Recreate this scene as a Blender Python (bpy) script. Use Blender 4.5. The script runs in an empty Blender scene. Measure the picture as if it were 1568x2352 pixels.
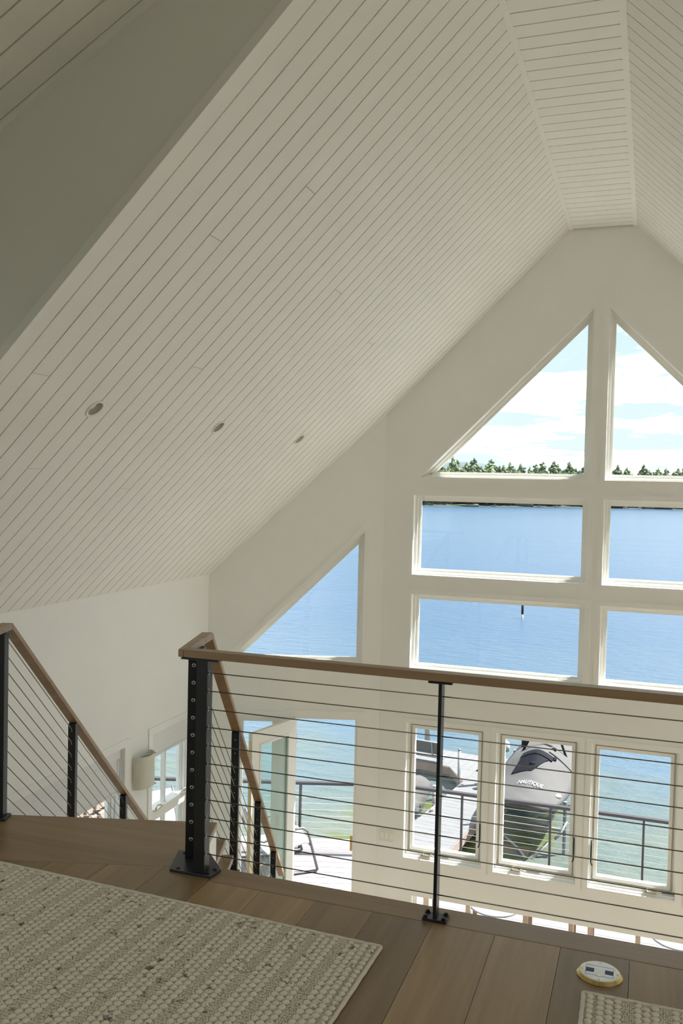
import bpy, bmesh, math, random
from mathutils import Vector, Matrix
from mathutils.geometry import tessellate_polygon
random.seed(7)
SC = bpy.context.scene
COL = SC.collection
R = math.radians

# ------------------------------------------------------------------ camera
EYE = 1.632
F_PX, YAW, PITCH, ROLL = 2033.63, 19.1733, -1.7943, -1.2875
def set_camera():
    y, p, r = R(YAW), R(PITCH), R(ROLL)
    fw = Vector((-math.sin(y)*math.cos(p), math.cos(y)*math.cos(p), math.sin(p)))
    rt = Vector((math.cos(y), math.sin(y), 0)); up = rt.cross(fw)
    cr = rt*math.cos(r) - up*math.sin(r); cu = rt*math.sin(r) + up*math.cos(r)
    cam = bpy.data.cameras.new('camera'); ob = bpy.data.objects.new('camera', cam)
    m = Matrix((cr, cu, -fw)).transposed().to_4x4(); m.translation = Vector((0, 0, EYE))
    ob.matrix_world = m
    cam.sensor_fit = 'HORIZONTAL'; cam.sensor_width = 36.0; cam.lens = 36.0*F_PX/1568.0
    cam.clip_start = .05; cam.clip_end = 20000
    COL.objects.link(ob); SC.camera = ob
set_camera()

# ------------------------------------------------------------------ exposure, sun, sky
SC.view_settings.view_transform = 'Standard'; SC.view_settings.look = 'None'
SC.view_settings.gamma = 1.0; SC.view_settings.use_curve_mapping = False
SC.view_settings.exposure = 0.31
SC.cycles.use_denoising = True
SC.cycles.max_bounces = 16; SC.cycles.diffuse_bounces = 10; SC.cycles.transparent_max_bounces = 24
SC.cycles.sample_clamp_indirect = 6.0

SUN_TO = Vector((1.3, 1.0, 2.35)).normalized()
sun = bpy.data.lights.new('sun', 'SUN'); sun.energy = 17.0; sun.angle = R(.6); sun.color = (1, .98, .945)
sun_o = bpy.data.objects.new('sun', sun); COL.objects.link(sun_o)
sun_o.rotation_euler = SUN_TO.to_track_quat('Z', 'Y').to_euler()

def make_world():
    w = bpy.data.worlds.new('sky'); SC.world = w; w.use_nodes = True
    nt = w.node_tree; nt.nodes.clear(); N = nt.nodes.new; L = nt.links.new
    out = N('ShaderNodeOutputWorld'); bg = N('ShaderNodeBackground'); L(bg.outputs[0], out.inputs[0])
    tc = N('ShaderNodeTexCoord'); sep = N('ShaderNodeSeparateXYZ'); L(tc.outputs['Generated'], sep.inputs[0])
    ramp = N('ShaderNodeValToRGB'); L(sep.outputs['Z'], ramp.inputs[0])
    cr = ramp.color_ramp
    cr.elements[0].position = 0.0; cr.elements[0].color = (.77, .88, .90, 1)
    cr.elements[1].position = 1.0; cr.elements[1].color = (.34, .53, .82, 1)
    e = cr.elements.new(.18); e.color = (.63, .81, .85, 1)
    e = cr.elements.new(.45); e.color = (.52, .73, .93, 1)
    # clouds laid out on a flat layer high above the ground
    mx = N('ShaderNodeMath'); mx.operation = 'MAXIMUM'; L(sep.outputs['Z'], mx.inputs[0]); mx.inputs[1].default_value = 0.0
    ad = N('ShaderNodeMath'); ad.operation = 'ADD'; L(mx.outputs[0], ad.inputs[0]); ad.inputs[1].default_value = .06
    dx = N('ShaderNodeMath'); dx.operation = 'DIVIDE'; L(sep.outputs['X'], dx.inputs[0]); L(ad.outputs[0], dx.inputs[1])
    dy = N('ShaderNodeMath'); dy.operation = 'DIVIDE'; L(sep.outputs['Y'], dy.inputs[0]); L(ad.outputs[0], dy.inputs[1])
    cb = N('ShaderNodeCombineXYZ'); L(dx.outputs[0], cb.inputs[0]); L(dy.outputs[0], cb.inputs[1])
    nz = N('ShaderNodeTexNoise'); nz.inputs['Scale'].default_value = .62; nz.inputs['Detail'].default_value = 7
    nz.inputs['Roughness'].default_value = .58; L(cb.outputs[0], nz.inputs['Vector'])
    cl = N('ShaderNodeValToRGB'); L(nz.outputs[0], cl.inputs[0])
    cl.color_ramp.elements[0].position = .465; cl.color_ramp.elements[0].color = (0, 0, 0, 1)
    cl.color_ramp.elements[1].position = .69; cl.color_ramp.elements[1].color = (1, 1, 1, 1)
    mix = N('ShaderNodeMixRGB'); L(cl.outputs[0], mix.inputs[0]); L(ramp.outputs[0], mix.inputs[1])
    mix.inputs[2].default_value = (3.5, 3.5, 3.4, 1)
    L(mix.outputs[0], bg.inputs[0]); bg.inputs[1].default_value = 1.0
make_world()

# ------------------------------------------------------------------ materials
MATS = {}
def nodes(name):
    m = bpy.data.materials.new(name); m.use_nodes = True; MATS[name] = m
    nt = m.node_tree; b = nt.nodes['Principled BSDF']
    return m, nt, b
def simple(name, col, rough=.5, metal=0.0, noise=0.0, nscale=8.0, bump=0.0, bscale=60.0, spec=.5):
    m, nt, b = nodes(name)
    b.inputs['Base Color'].default_value = (*col, 1); b.inputs['Roughness'].default_value = rough
    b.inputs['Metallic'].default_value = metal; b.inputs['Specular IOR Level'].default_value = spec
    tc = nt.nodes.new('ShaderNodeTexCoord')
    if noise > 0:
        nz = nt.nodes.new('ShaderNodeTexNoise'); nz.inputs['Scale'].default_value = nscale; nz.inputs['Detail'].default_value = 4
        nt.links.new(tc.outputs['Object'], nz.inputs['Vector'])
        rp = nt.nodes.new('ShaderNodeValToRGB'); nt.links.new(nz.outputs[0], rp.inputs[0])
        rp.color_ramp.elements[0].position = .3; rp.color_ramp.elements[1].position = .7
        rp.color_ramp.elements[0].color = (*[c*(1-noise) for c in col], 1)
        rp.color_ramp.elements[1].color = (*[min(1, c*(1+noise)) for c in col], 1)
        nt.links.new(rp.outputs[0], b.inputs['Base Color'])
    if bump > 0:
        nb = nt.nodes.new('ShaderNodeTexNoise'); nb.inputs['Scale'].default_value = bscale; nb.inputs['Detail'].default_value = 3
        nt.links.new(tc.outputs['Object'], nb.inputs['Vector'])
        bp = nt.nodes.new('ShaderNodeBump'); bp.inputs['Strength'].default_value = bump; bp.inputs['Distance'].default_value = .01
        nt.links.new(nb.outputs[0], bp.inputs['Height']); nt.links.new(bp.outputs[0], b.inputs['Normal'])
    return m
def wood(name, dark, light, rough=.4, axis='Y', scale=1.0, vary=.18, grain=28.0):
    m, nt, b = nodes(name); N = nt.nodes.new; L = nt.links.new
    tc = N('ShaderNodeTexCoord'); mp = N('ShaderNodeMapping'); L(tc.outputs['Object'], mp.inputs[0])
    oi = N('ShaderNodeObjectInfo')
    s = {'X': (.05, 1, 1), 'Y': (1, .05, 1), 'Z': (1, 1, .05)}[axis]
    mp.inputs['Scale'].default_value = [k*scale for k in s]
    off = N('ShaderNodeVectorMath'); off.operation = 'SCALE'; off.inputs[0].default_value = (37., 91., 53.)
    L(oi.outputs['Random'], off.inputs['Scale']); L(off.outputs[0], mp.inputs['Location'])
    n1 = N('ShaderNodeTexNoise'); n1.inputs['Scale'].default_value = grain; n1.inputs['Detail'].default_value = 6; n1.inputs['Roughness'].default_value = .65
    L(mp.outputs[0], n1.inputs['Vector'])
    n2 = N('ShaderNodeTexNoise'); n2.inputs['Scale'].default_value = grain*.22; n2.inputs['Detail'].default_value = 2; n2.inputs['Distortion'].default_value = 1.2
    L(mp.outputs[0], n2.inputs['Vector'])
    mx = N('ShaderNodeMath'); mx.operation = 'MULTIPLY_ADD'; L(n1.outputs[0], mx.inputs[0]); mx.inputs[1].default_value = .45
    h = N('ShaderNodeMath'); h.operation = 'MULTIPLY'; L(n2.outputs[0], h.inputs[0]); h.inputs[1].default_value = .55
    L(h.outputs[0], mx.inputs[2])
    rp = N('ShaderNodeValToRGB'); L(mx.outputs[0], rp.inputs[0])
    rp.color_ramp.elements[0].position = .34; rp.color_ramp.elements[0].color = (*dark, 1)
    rp.color_ramp.elements[1].position = .66; rp.color_ramp.elements[1].color = (*light, 1)
    hsv = N('ShaderNodeHueSaturation'); L(rp.outputs[0], hsv.inputs['Color'])
    v = N('ShaderNodeMapRange'); L(oi.outputs['Random'], v.inputs[0]); v.inputs[3].default_value = 1-vary; v.inputs[4].default_value = 1+vary
    L(v.outputs[0], hsv.inputs['Value']); L(hsv.outputs[0], b.inputs['Base Color'])
    b.inputs['Roughness'].default_value = rough
    bp = N('ShaderNodeBump'); bp.inputs['Strength'].default_value = .06; bp.inputs['Distance'].default_value = .003
    L(n1.outputs[0], bp.inputs['Height']); L(bp.outputs[0], b.inputs['Normal'])
    return m
def glass(name, tint=(.975, .985, .985), refl=1.0):
    m = bpy.data.materials.new(name); m.use_nodes = True; MATS[name] = m
    nt = m.node_tree; nt.nodes.clear(); N = nt.nodes.new; L = nt.links.new
    out = N('ShaderNodeOutputMaterial'); tr = N('ShaderNodeBsdfTransparent'); tr.inputs[0].default_value = (*tint, 1)
    gl = N('ShaderNodeBsdfGlossy'); gl.inputs['Roughness'].default_value = .0; gl.inputs[0].default_value = (refl, refl, refl, 1)
    geo = N('ShaderNodeNewGeometry'); dt_ = N('ShaderNodeVectorMath'); dt_.operation = 'DOT_PRODUCT'
    L(geo.outputs['Incoming'], dt_.inputs[0]); L(geo.outputs['Normal'], dt_.inputs[1])
    ab = N('ShaderNodeMath'); ab.operation = 'ABSOLUTE'; L(dt_.outputs['Value'], ab.inputs[0])
    om = N('ShaderNodeMath'); om.operation = 'SUBTRACT'; om.inputs[0].default_value = 1.0; L(ab.outputs[0], om.inputs[1])
    pw = N('ShaderNodeMath'); pw.operation = 'POWER'; L(om.outputs[0], pw.inputs[0]); pw.inputs[1].default_value = 5.0
    fr = N('ShaderNodeMath'); fr.operation = 'MULTIPLY_ADD'; L(pw.outputs[0], fr.inputs[0]); fr.inputs[1].default_value = .9; fr.inputs[2].default_value = .025
    mx = N('ShaderNodeMixShader'); L(fr.outputs[0], mx.inputs[0]); L(tr.outputs[0], mx.inputs[1]); L(gl.outputs[0], mx.inputs[2])
    L(mx.outputs[0], out.inputs[0]); return m

simple('wall_paint', (.878, .885, .868), .6, noise=.012, nscale=3, bump=.03, bscale=180)
simple('ceiling_paint', (.848, .850, .828), .5, noise=.02, nscale=2.5)
simple('gap_paint', (.42, .41, .36), .7)
simple('trim_paint', (.86, .862, .84), .38)
simple('vinyl_white', (.84, .84, .80), .35)
simple('gasket', (.20, .18, .15), .6)
wood('oak_floor', (.22, .142, .066), (.345, .235, .118), .40, 'Y', 1.0, .24, 30)
wood('oak_floor_x', (.20, .124, .058), (.29, .188, .094), .36, 'X', 1.0, .08, 30)
wood('oak_rail', (.27, .165, .085), (.36, .235, .13), .4, 'X', 1.0, .05, 40)
wood('lower_oak', (.51, .40, .27), (.63, .515, .375), .4, 'Y', 1.0, .12, 20)
simple('black_metal', (.009, .009, .010), .38, 0, bump=.05, bscale=300)
simple('black_plate', (.022, .024, .034), .35)
simple('steel', (.55, .53, .50), .32, 1.0)
simple('cable_steel', (.30, .27, .23), .35, 1.0)
simple('nickel', (.62, .57, .46), .25, 1.0)
simple('brass', (.72, .56, .25), .25, 1.0)
simple('brushed', (.60, .60, .58), .38, 1.0, noise=.05, nscale=60)
simple('lid_blue', (.018, .018, .06), .5)
simple('shade_fabric', (.80, .81, .82), .8, noise=.02, nscale=40)
simple('frosted', (.66, .65, .55), .35)
simple('reflector', (.62, .62, .58), .35, .15)
simple('bulb_glass', (.75, .75, .72), .12)
simple('plate_plastic', (.80, .77, .68), .35)
glass('window_glass'); glass('door_glass', (.86, .93, .91), 1.0)
# outdoors
wood('deck_wood', (.155, .142, .147), (.205, .19, .195), .7, 'X', 1.0, .06, 18)
simple('deck_rail_metal', (.030, .026, .030), .45)
simple('chair_frame', (.13, .12, .12), .4, .6)
simple('sling', (.48, .46, .46), .8)
wood('teak', (.24, .16, .10), (.32, .23, .15), .6, 'Z', 1.0, .1, 24)
simple('table_white', (.18, .185, .20), .5)
simple('dock_plank', (.118, .118, .120), .75, noise=.05, nscale=3)
simple('dock_frame', (.27, .20, .17), .7)
simple('pvc_white', (.24, .24, .235), .4)
simple('boat_cover', (.056, .053, .052), .8, noise=.06, nscale=2.5, bump=.5, bscale=3.0)
simple('boat_dark', (.006, .007, .011), .7, spec=.06)
simple('boat_hull', (.05, .07, .09), .25)
simple('boat_white', (.40, .40, .40), .4)
simple('lift_metal', (.22, .22, .22), .4, .3)
simple('sign_grey', (.10, .10, .095), .6)
simple('tan_board', (.17, .14, .08), .8)
simple('orange_buoy', (.80, .20, .03), .5)
simple('stone', (.24, .18, .14), .85, noise=.25, nscale=5, bump=.6, bscale=8)
simple('mortar', (.3, .28, .26), .9)
simple('bark', (.10, .075, .055), .9)
simple('land', (.018, .026, .012), .95, noise=.35, nscale=.05)
simple('lawn', (.035, .045, .018), .95, noise=.2, nscale=.2)
simple('sand', (.42, .37, .30), .95)
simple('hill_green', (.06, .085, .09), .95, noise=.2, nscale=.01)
simple('house_white', (.26, .26, .265), .7)
simple('house_grey', (.07, .075, .085), .7)
simple('house_red', (.055, .022, .018), .7)
simple('roof_dark', (.06, .055, .06), .8)
simple('glass_dark', (.02, .025, .03), .1)
def foliage(name, a, b2):
    m, nt, b = nodes(name); N = nt.nodes.new; L = nt.links.new
    tc = N('ShaderNodeTexCoord'); oi = N('ShaderNodeObjectInfo')
    nz = N('ShaderNodeTexNoise'); nz.inputs['Scale'].default_value = .55; nz.inputs['Detail'].default_value = 3
    L(tc.outputs['Object'], nz.inputs['Vector'])
    rp = N('ShaderNodeValToRGB'); L(nz.outputs[0], rp.inputs[0]); rp.color_ramp.elements[0].position = .35; rp.color_ramp.elements[1].position = .65
    rp.color_ramp.elements[0].color = (*a, 1); rp.color_ramp.elements[1].color = (*b2, 1)
    hsv = N('ShaderNodeHueSaturation'); L(rp.outputs[0], hsv.inputs['Color'])
    v = N('ShaderNodeMapRange'); L(oi.outputs['Random'], v.inputs[0]); v.inputs[3].default_value = .7; v.inputs[4].default_value = 1.35
    hu = N('ShaderNodeMapRange'); L(oi.outputs['Random'], hu.inputs[0]); hu.inputs[3].default_value = .515; hu.inputs[4].default_value = .485
    L(v.outputs[0], hsv.inputs['Value']); L(hu.outputs[0], hsv.inputs['Hue']); L(hsv.outputs[0], b.inputs['Base Color'])
    b.inputs['Roughness'].default_value = .9
foliage('pine_needles', (.070, .100, .058), (.145, .182, .095))
foliage('leaves', (.022, .036, .017), (.06, .092, .03))
def rug_material():
    m, nt, b = nodes('rug_wool'); N = nt.nodes.new; L = nt.links.new
    tc = N('ShaderNodeTexCoord'); nz = N('ShaderNodeTexNoise'); nz.inputs['Scale'].default_value = 32; nz.inputs['Detail'].default_value = 2
    L(tc.outputs['Object'], nz.inputs['Vector'])
    rp = N('ShaderNodeValToRGB'); L(nz.outputs[0], rp.inputs[0])
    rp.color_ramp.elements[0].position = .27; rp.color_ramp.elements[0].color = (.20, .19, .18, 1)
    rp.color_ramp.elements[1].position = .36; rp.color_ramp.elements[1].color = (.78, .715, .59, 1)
    L(rp.outputs[0], b.inputs['Base Color']); b.inputs['Roughness'].default_value = .95; b.inputs['Specular IOR Level'].default_value = .1
rug_material()
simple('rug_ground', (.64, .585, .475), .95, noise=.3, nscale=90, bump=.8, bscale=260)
simple('rug_edge', (.80, .735, .61), .95, bump=.5, bscale=200)
def water_material():
    m, nt, b = nodes('lake_water'); N = nt.nodes.new; L = nt.links.new
    geo = N('ShaderNodeNewGeometry'); sep = N('ShaderNodeSeparateXYZ'); L(geo.outputs['Position'], sep.inputs[0])
    # lake bed showing through: weedy and sandy shallows by the shore, deep blue further out
    n = N('ShaderNodeTexNoise'); n.inputs['Scale'].default_value = .16; n.inputs['Detail'].default_value = 4; L(geo.outputs['Position'], n.inputs['Vector'])
    ma = N('ShaderNodeMath'); ma.operation = 'MULTIPLY_ADD'; L(n.outputs[0], ma.inputs[0]); ma.inputs[1].default_value = 22; L(sep.outputs['Y'], ma.inputs[2])
    mr = N('ShaderNodeMapRange'); L(ma.outputs[0], mr.inputs[0]); mr.inputs[1].default_value = 33; mr.inputs[2].default_value = 80
    rp = N('ShaderNodeValToRGB'); L(mr.outputs[0], rp.inputs[0]); cr = rp.color_ramp
    cr.elements[0].position = 0; cr.elements[0].color = (.105, .102, .074, 1)
    cr.elements[1].position = 1; cr.elements[1].color = (.028, .062, .11, 1)
    e = cr.elements.new(.12); e.color = (.068, .088, .076, 1)
    e = cr.elements.new(.35); e.color = (.048, .082, .115, 1)
    n2 = N('ShaderNodeTexNoise'); n2.inputs['Scale'].default_value = .33; n2.inputs['Detail'].default_value = 3; L(geo.outputs['Position'], n2.inputs['Vector'])
    near = N('ShaderNodeMapRange'); L(sep.outputs['Y'], near.inputs[0]); near.inputs[1].default_value = 35.5; near.inputs[2].default_value = 34.2; near.inputs[3].default_value = -.6; near.inputs[4].default_value = 0.0
    nx = N('ShaderNodeMapRange'); L(sep.outputs['X'], nx.inputs[0]); nx.inputs[1].default_value = -12; nx.inputs[2].default_value = -9; nx.inputs[3].default_value = -.6; nx.inputs[4].default_value = 0.0
    nsum = N('ShaderNodeMath'); nsum.operation = 'ADD'; L(near.outputs[0], nsum.inputs[0]); L(nx.outputs[0], nsum.inputs[1])
    nx2 = N('ShaderNodeMapRange'); L(sep.outputs['X'], nx2.inputs[0]); nx2.inputs[1].default_value = -2.6; nx2.inputs[2].default_value = -.8; nx2.inputs[3].default_value = 0.0; nx2.inputs[4].default_value = -.6
    ns2 = N('ShaderNodeMath'); ns2.operation = 'ADD'; L(nsum.outputs[0], ns2.inputs[0]); L(nx2.outputs[0], ns2.inputs[1])
    sm = N('ShaderNodeMath'); sm.operation = 'ADD'; L(n2.outputs[0], sm.inputs[0]); L(ns2.outputs[0], sm.inputs[1])
    wr = N('ShaderNodeValToRGB'); L(sm.outputs[0], wr.inputs[0]); wr.color_ramp.elements[0].position = .44; wr.color_ramp.elements[1].position = .56
    wm = N('ShaderNodeMixRGB'); L(wr.outputs[0], wm.inputs[0]); L(rp.outputs[0], wm.inputs[1]); wm.inputs[2].default_value = (.058, .074, .018, 1)
    L(wm.outputs[0], b.inputs['Base Color'])
    b.inputs['Roughness'].default_value = .28; b.inputs['IOR'].default_value = 1.333; b.inputs['Specular IOR Level'].default_value = .5
    mp = N('ShaderNodeMapping'); L(geo.outputs['Position'], mp.inputs[0]); mp.inputs['Rotation'].default_value = (0, 0, R(-12)); mp.inputs['Scale'].default_value = (.55, 1.5, 1)
    w1 = N('ShaderNodeTexNoise'); w1.inputs['Scale'].default_value = 1.1; w1.inputs['Detail'].default_value = 5; w1.inputs['Roughness'].default_value = .6; L(mp.outputs[0], w1.inputs['Vector'])
    bp = N('ShaderNodeBump'); bp.inputs['Strength'].default_value = .55; bp.inputs['Distance'].default_value = .4
    L(w1.outputs[0], bp.inputs['Height']); L(bp.outputs[0], b.inputs['Normal'])
water_material()

# ------------------------------------------------------------------ helpers
def tag(o, label=None, cat=None, group=None, kind=None):
    if label: o['label'] = label
    if cat: o['category'] = cat
    if group: o['group'] = group
    if kind: o['kind'] = kind
    return o
def empty(name, loc=(0, 0, 0), label=None, cat=None, group=None, kind=None, rz=0.0):
    o = bpy.data.objects.new(name, None); o.empty_display_size = .1; o.location = loc; o.rotation_euler[2] = rz
    COL.objects.link(o); return tag(o, label, cat, group, kind)
class MB:
    def __init__(s): s.v = []; s.f = []; s.sm = False
    def add(s, vs, fs):
        n = len(s.v); s.v += [Vector(p) for p in vs]; s.f += [tuple(i+n for i in f) for f in fs]; return s
    def box(s, a, b):
        x0, y0, z0 = a; x1, y1, z1 = b
        return s.hexa([(x0,y0,z0),(x1,y0,z0),(x1,y1,z0),(x0,y1,z0),(x0,y0,z1),(x1,y0,z1),(x1,y1,z1),(x0,y1,z1)])
    def hexa(s, p):
        return s.add(p, [(0,3,2,1),(4,5,6,7),(0,1,5,4),(1,2,6,5),(2,3,7,6),(3,0,4,7)])
    def obox(s, c, ax, ay, az, hx, hy, hz):
        c = Vector(c); ax, ay, az = Vector(ax).normalized()*hx, Vector(ay).normalized()*hy, Vector(az).normalized()*hz
        return s.hexa([c-ax-ay-az, c+ax-ay-az, c+ax+ay-az, c-ax+ay-az, c-ax-ay+az, c+ax-ay+az, c+ax+ay+az, c-ax+ay+az])
    def tube(s, pts, r, n=8, cap=True):
        pts = [Vector(p) for p in pts]; rs = r if isinstance(r, (list, tuple)) else [r]*len(pts)
        rings = []; ref = None
        for i, p in enumerate(pts):
            d = (pts[min(i+1, len(pts)-1)] - pts[max(i-1, 0)]).normalized()
            if ref is None:
                ref = d.orthogonal().normalized()
            ref = (ref - d*ref.dot(d)).normalized(); q = d.cross(ref)
            rings.append([p + (ref*math.cos(2*math.pi*k/n) + q*math.sin(2*math.pi*k/n))*rs[i] for k in range(n)])
        vs = [v for g in rings for v in g]; fs = []
        for i in range(len(pts)-1):
            for k in range(n):
                k2 = (k+1) % n; fs.append((i*n+k, i*n+k2, (i+1)*n+k2, (i+1)*n+k))
        if cap: fs += [tuple(range(n))[::-1], tuple(range((len(pts)-1)*n, len(pts)*n))]
        return s.add(vs, fs)
    def lathe(s, c, axis, prof, n=20):
        """prof: list of (radius, distance along axis)"""
        c = Vector(c); axis = Vector(axis).normalized(); u = axis.orthogonal().normalized(); w = axis.cross(u)
        vs = []; fs = []
        for r, h in prof:
            vs += [c + axis*h + (u*math.cos(2*math.pi*k/n) + w*math.sin(2*math.pi*k/n))*r for k in range(n)]
        for i in range(len(prof)-1):
            for k in range(n):
                k2 = (k+1) % n; fs.append((i*n+k, i*n+k2, (i+1)*n+k2, (i+1)*n+k))
        fs += [tuple(range(n))[::-1], tuple(range((len(prof)-1)*n, len(prof)*n))]
        return s.add(vs, fs)
    def slab(s, outer, holes, f, d0, d1):
        """flat slab with holes: 2-D loops mapped by f(u, v, depth)"""
        loops = [outer] + list(holes); flat = [p for l in loops for p in l]; n = len(flat)
        tris = tessellate_polygon([[Vector((p[0], p[1], 0)) for p in l] for l in loops])
        vs = [f(p[0], p[1], d0) for p in flat] + [f(p[0], p[1], d1) for p in flat]
        fs = [tuple(t) for t in tris] + [tuple(i+n for i in reversed(t)) for t in tris]
        k = 0
        for l in loops:
            m = len(l)
            for i in range(m):
                a, b = k+i, k+(i+1) % m; fs.append((a, b, b+n, a+n))
            k += m
        return s.add(vs, fs)
    def ring(s, a, b, f, d0, d1):
        return s.slab(a, [b], f, d0, d1)
    def build(s, name, mat, parent=None, origin=None, smooth=False, bevel=0.0, seg=1):
        o0 = Vector(origin) if origin is not None else (parent['_o'] if False else Vector((0, 0, 0)))
        if origin is None and parent is not None:
            p = parent; o0 = Vector((0, 0, 0))
            while p is not None: o0 += p.location; p = p.parent
        me = bpy.data.meshes.new(name)
        me.from_pydata([v - o0 for v in s.v], [], s.f)
        bm = bmesh.new(); bm.from_mesh(me)
        bmesh.ops.recalc_face_normals(bm, faces=bm.faces)
        if smooth:
            for fc in bm.faces: fc.smooth = True
        bm.to_mesh(me); bm.free(); me.update()
        me.materials.append(MATS[mat])
        o = bpy.data.objects.new(name, me); COL.objects.link(o)
        if parent is not None: o.parent = parent
        else: o.location = o0
        if bevel > 0:
            md = o.modifiers.new('bevel', 'BEVEL'); md.width = bevel; md.segments = seg; md.limit_method = 'ANGLE'; md.angle_limit = R(50)
        return o
def copy_tree(o, parent=None):
    c = o.copy(); COL.objects.link(c); c.parent = parent
    for ch in list(o.children): copy_tree(ch, c)
    return c
def inset(poly, d):
    """inset (d > 0) or grow (d < 0) a convex polygon"""
    n = len(poly); area = sum(poly[i][0]*poly[(i+1) % n][1]-poly[(i+1) % n][0]*poly[i][1] for i in range(n)); sg = 1 if area > 0 else -1
    ln = []
    for i in range(n):
        (x0, y0), (x1, y1) = poly[i], poly[(i+1) % n]; l = math.hypot(x1-x0, y1-y0)
        nx, ny = -(y1-y0)/l*sg, (x1-x0)/l*sg
        ln.append((x0+nx*d, y0+ny*d, (x1-x0)/l, (y1-y0)/l))
    out = []
    for i in range(n):
        ax, ay, adx, ady = ln[i-1]; bx, by, bdx, bdy = ln[i]
        t = ((bx-ax)*bdy-(by-ay)*bdx)/(adx*bdy-ady*bdx); out.append((ax+adx*t, ay+ady*t))
    return out
rect = lambda x0, x1, z0, z1: [(x0, z0), (x1, z0), (x1, z1), (x0, z1)]

# ------------------------------------------------------------------ main dimensions (metres; loft floor = 0)
D = 8.2                      # gable wall
XLW, ZE = -4.015, .728       # left wall, eave height
XF1, XF2, ZF = -.754, -.183, 3.952
XC = (XF1+XF2)/2; XRW = 2*XC - XLW
M = (ZF-ZE)/(XF1-XLW)
ZM = -2.87                   # lower floor
XB = -2.417; PHI = R(18.186); XBR = 2*XC - XB
HY = 3.07                    # header above the loft edge
WT = .18
LB = -3.2                    # back of the loft
def zc(x):
    return min(ZF, ZE + M*(x-XLW), ZE + M*(XRW-x))
f_main = lambda u, v, d: Vector((u, D+d, v))
def f_fac(u, v, d): return Vector((u - math.sin(PHI)*d, D + (u-XB)*math.tan(PHI) + math.cos(PHI)*d, v))
def f_facr(u, v, d):
    p = f_fac(2*XC-u, v, d); return Vector((2*XC-p.x, p.y, p.z))
f_left = lambda u, v, d: Vector((XLW-d, u, v))
f_right = lambda u, v, d: Vector((XRW+d, u, v))
YFC = f_fac(XLW, 0, 0).y     # where left facet meets left wall

# ------------------------------------------------------------------ openings
TRI_L = [(-2.054, 1.721), (-.522, 1.721), (-.522, 3.244)]
TRI_R = [(-.380, 1.721), (1.152, 1.721), (-.380, 3.244)]
R2L, R2R = rect(-2.12, -.522, .79, 1.541), rect(-.38, 1.218, .79, 1.541)
R3L, R3R = rect(-2.12, -.522, -.125, .597), rect(-.38, 1.218, -.125, .597)
CAS = [rect(-2.137, -1.391, -1.947, -.644), rect(-1.272, -.534, -1.947, -.644), rect(-.42, .313, -1.947, -.644), rect(.43, 1.168, -1.947, -.644)]
LOW = rect(-2.048, 1.10, -2.74, -2.315)
STRI = [(-3.83, -.11), (-2.591, -.11), (-2.591, 1.178)]
DOOR = rect(-3.215, -2.617, ZM, -.636)
SIDE = rect(-3.76, -3.33, ZM+.05, -.636)
W1 = rect(4.15, 6.242, -2.3, -.575)
W2 = rect(6.68, 7.42, -2.3, -.582)
DM = rect(-2.9, 2.3, .5, 2.15)
f_back = lambda u, v, d: Vector((u, LB-d, v))
mir = lambda p: [(2*XC-a, b) for a, b in p]

# ------------------------------------------------------------------ walls
def wall(name, outer, holes, f, d0=0.0, d1=WT, label='', mat='wall_paint'):
    o = MB().slab(outer, holes, f, d0, d1).build(name, mat)
    return tag(o, label, 'wall', kind='structure')
tk = .06
wall('wall_gable', [(XB, ZM-.1), (XBR, ZM-.1), (XBR, zc(XBR)+tk), (XF2, ZF+tk), (XF1, ZF+tk), (XB, zc(XB)+tk)],
     [TRI_L, TRI_R, R2L, R2R, R3L, R3R, *CAS, LOW], f_main, label='cream gable wall pierced by large windows over the lake')
wall('wall_facet_left', [(XLW-.1, ZM-.1), (XB, ZM-.1), (XB, zc(XB)+tk), (XLW-.1, zc(XLW-.1)+tk)], [STRI, DOOR, SIDE], f_fac,
     label='angled cream wall section with triangular window above the open door')
wall('wall_facet_right', mir([(XLW-.1, ZM-.1), (XB, ZM-.1), (XB, zc(XB)+tk), (XLW-.1, zc(XLW-.1)+tk)]), [mir(STRI), mir(DOOR), mir(SIDE)], f_facr,
     label='angled cream wall section to the right of the gable windows')
wall('wall_left', [(LB, ZM-.1), (YFC+.12, ZM-.1), (YFC+.12, ZE+tk), (HY-.1, ZE+tk), (HY-.1, 2.5), (LB, 2.5)], [W1, W2, DM], f_left, label='white eave wall on the left with shaded windows and a sconce')
wall('wall_right', [(LB, ZM-.1), (YFC+.12, ZM-.1), (YFC+.12, ZE+tk), (HY-.1, ZE+tk), (HY-.1, 2.5), (LB, 2.5)], [rect(3.9, 6.24, -2.3, -.575), W2, DM, rect(-2.9, 2.6, -2.3, -.575)], f_right, label='white eave wall on the right')
wall('wall_back', [(XLW-.2, ZM-.1), (XRW+.2, ZM-.1), (XRW+.2, 4.6), (XLW-.2, 4.6)], [], f_back if True else lambda u, v, d: Vector((u, LB-d, v)), label='white wall behind the loft')
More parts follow.
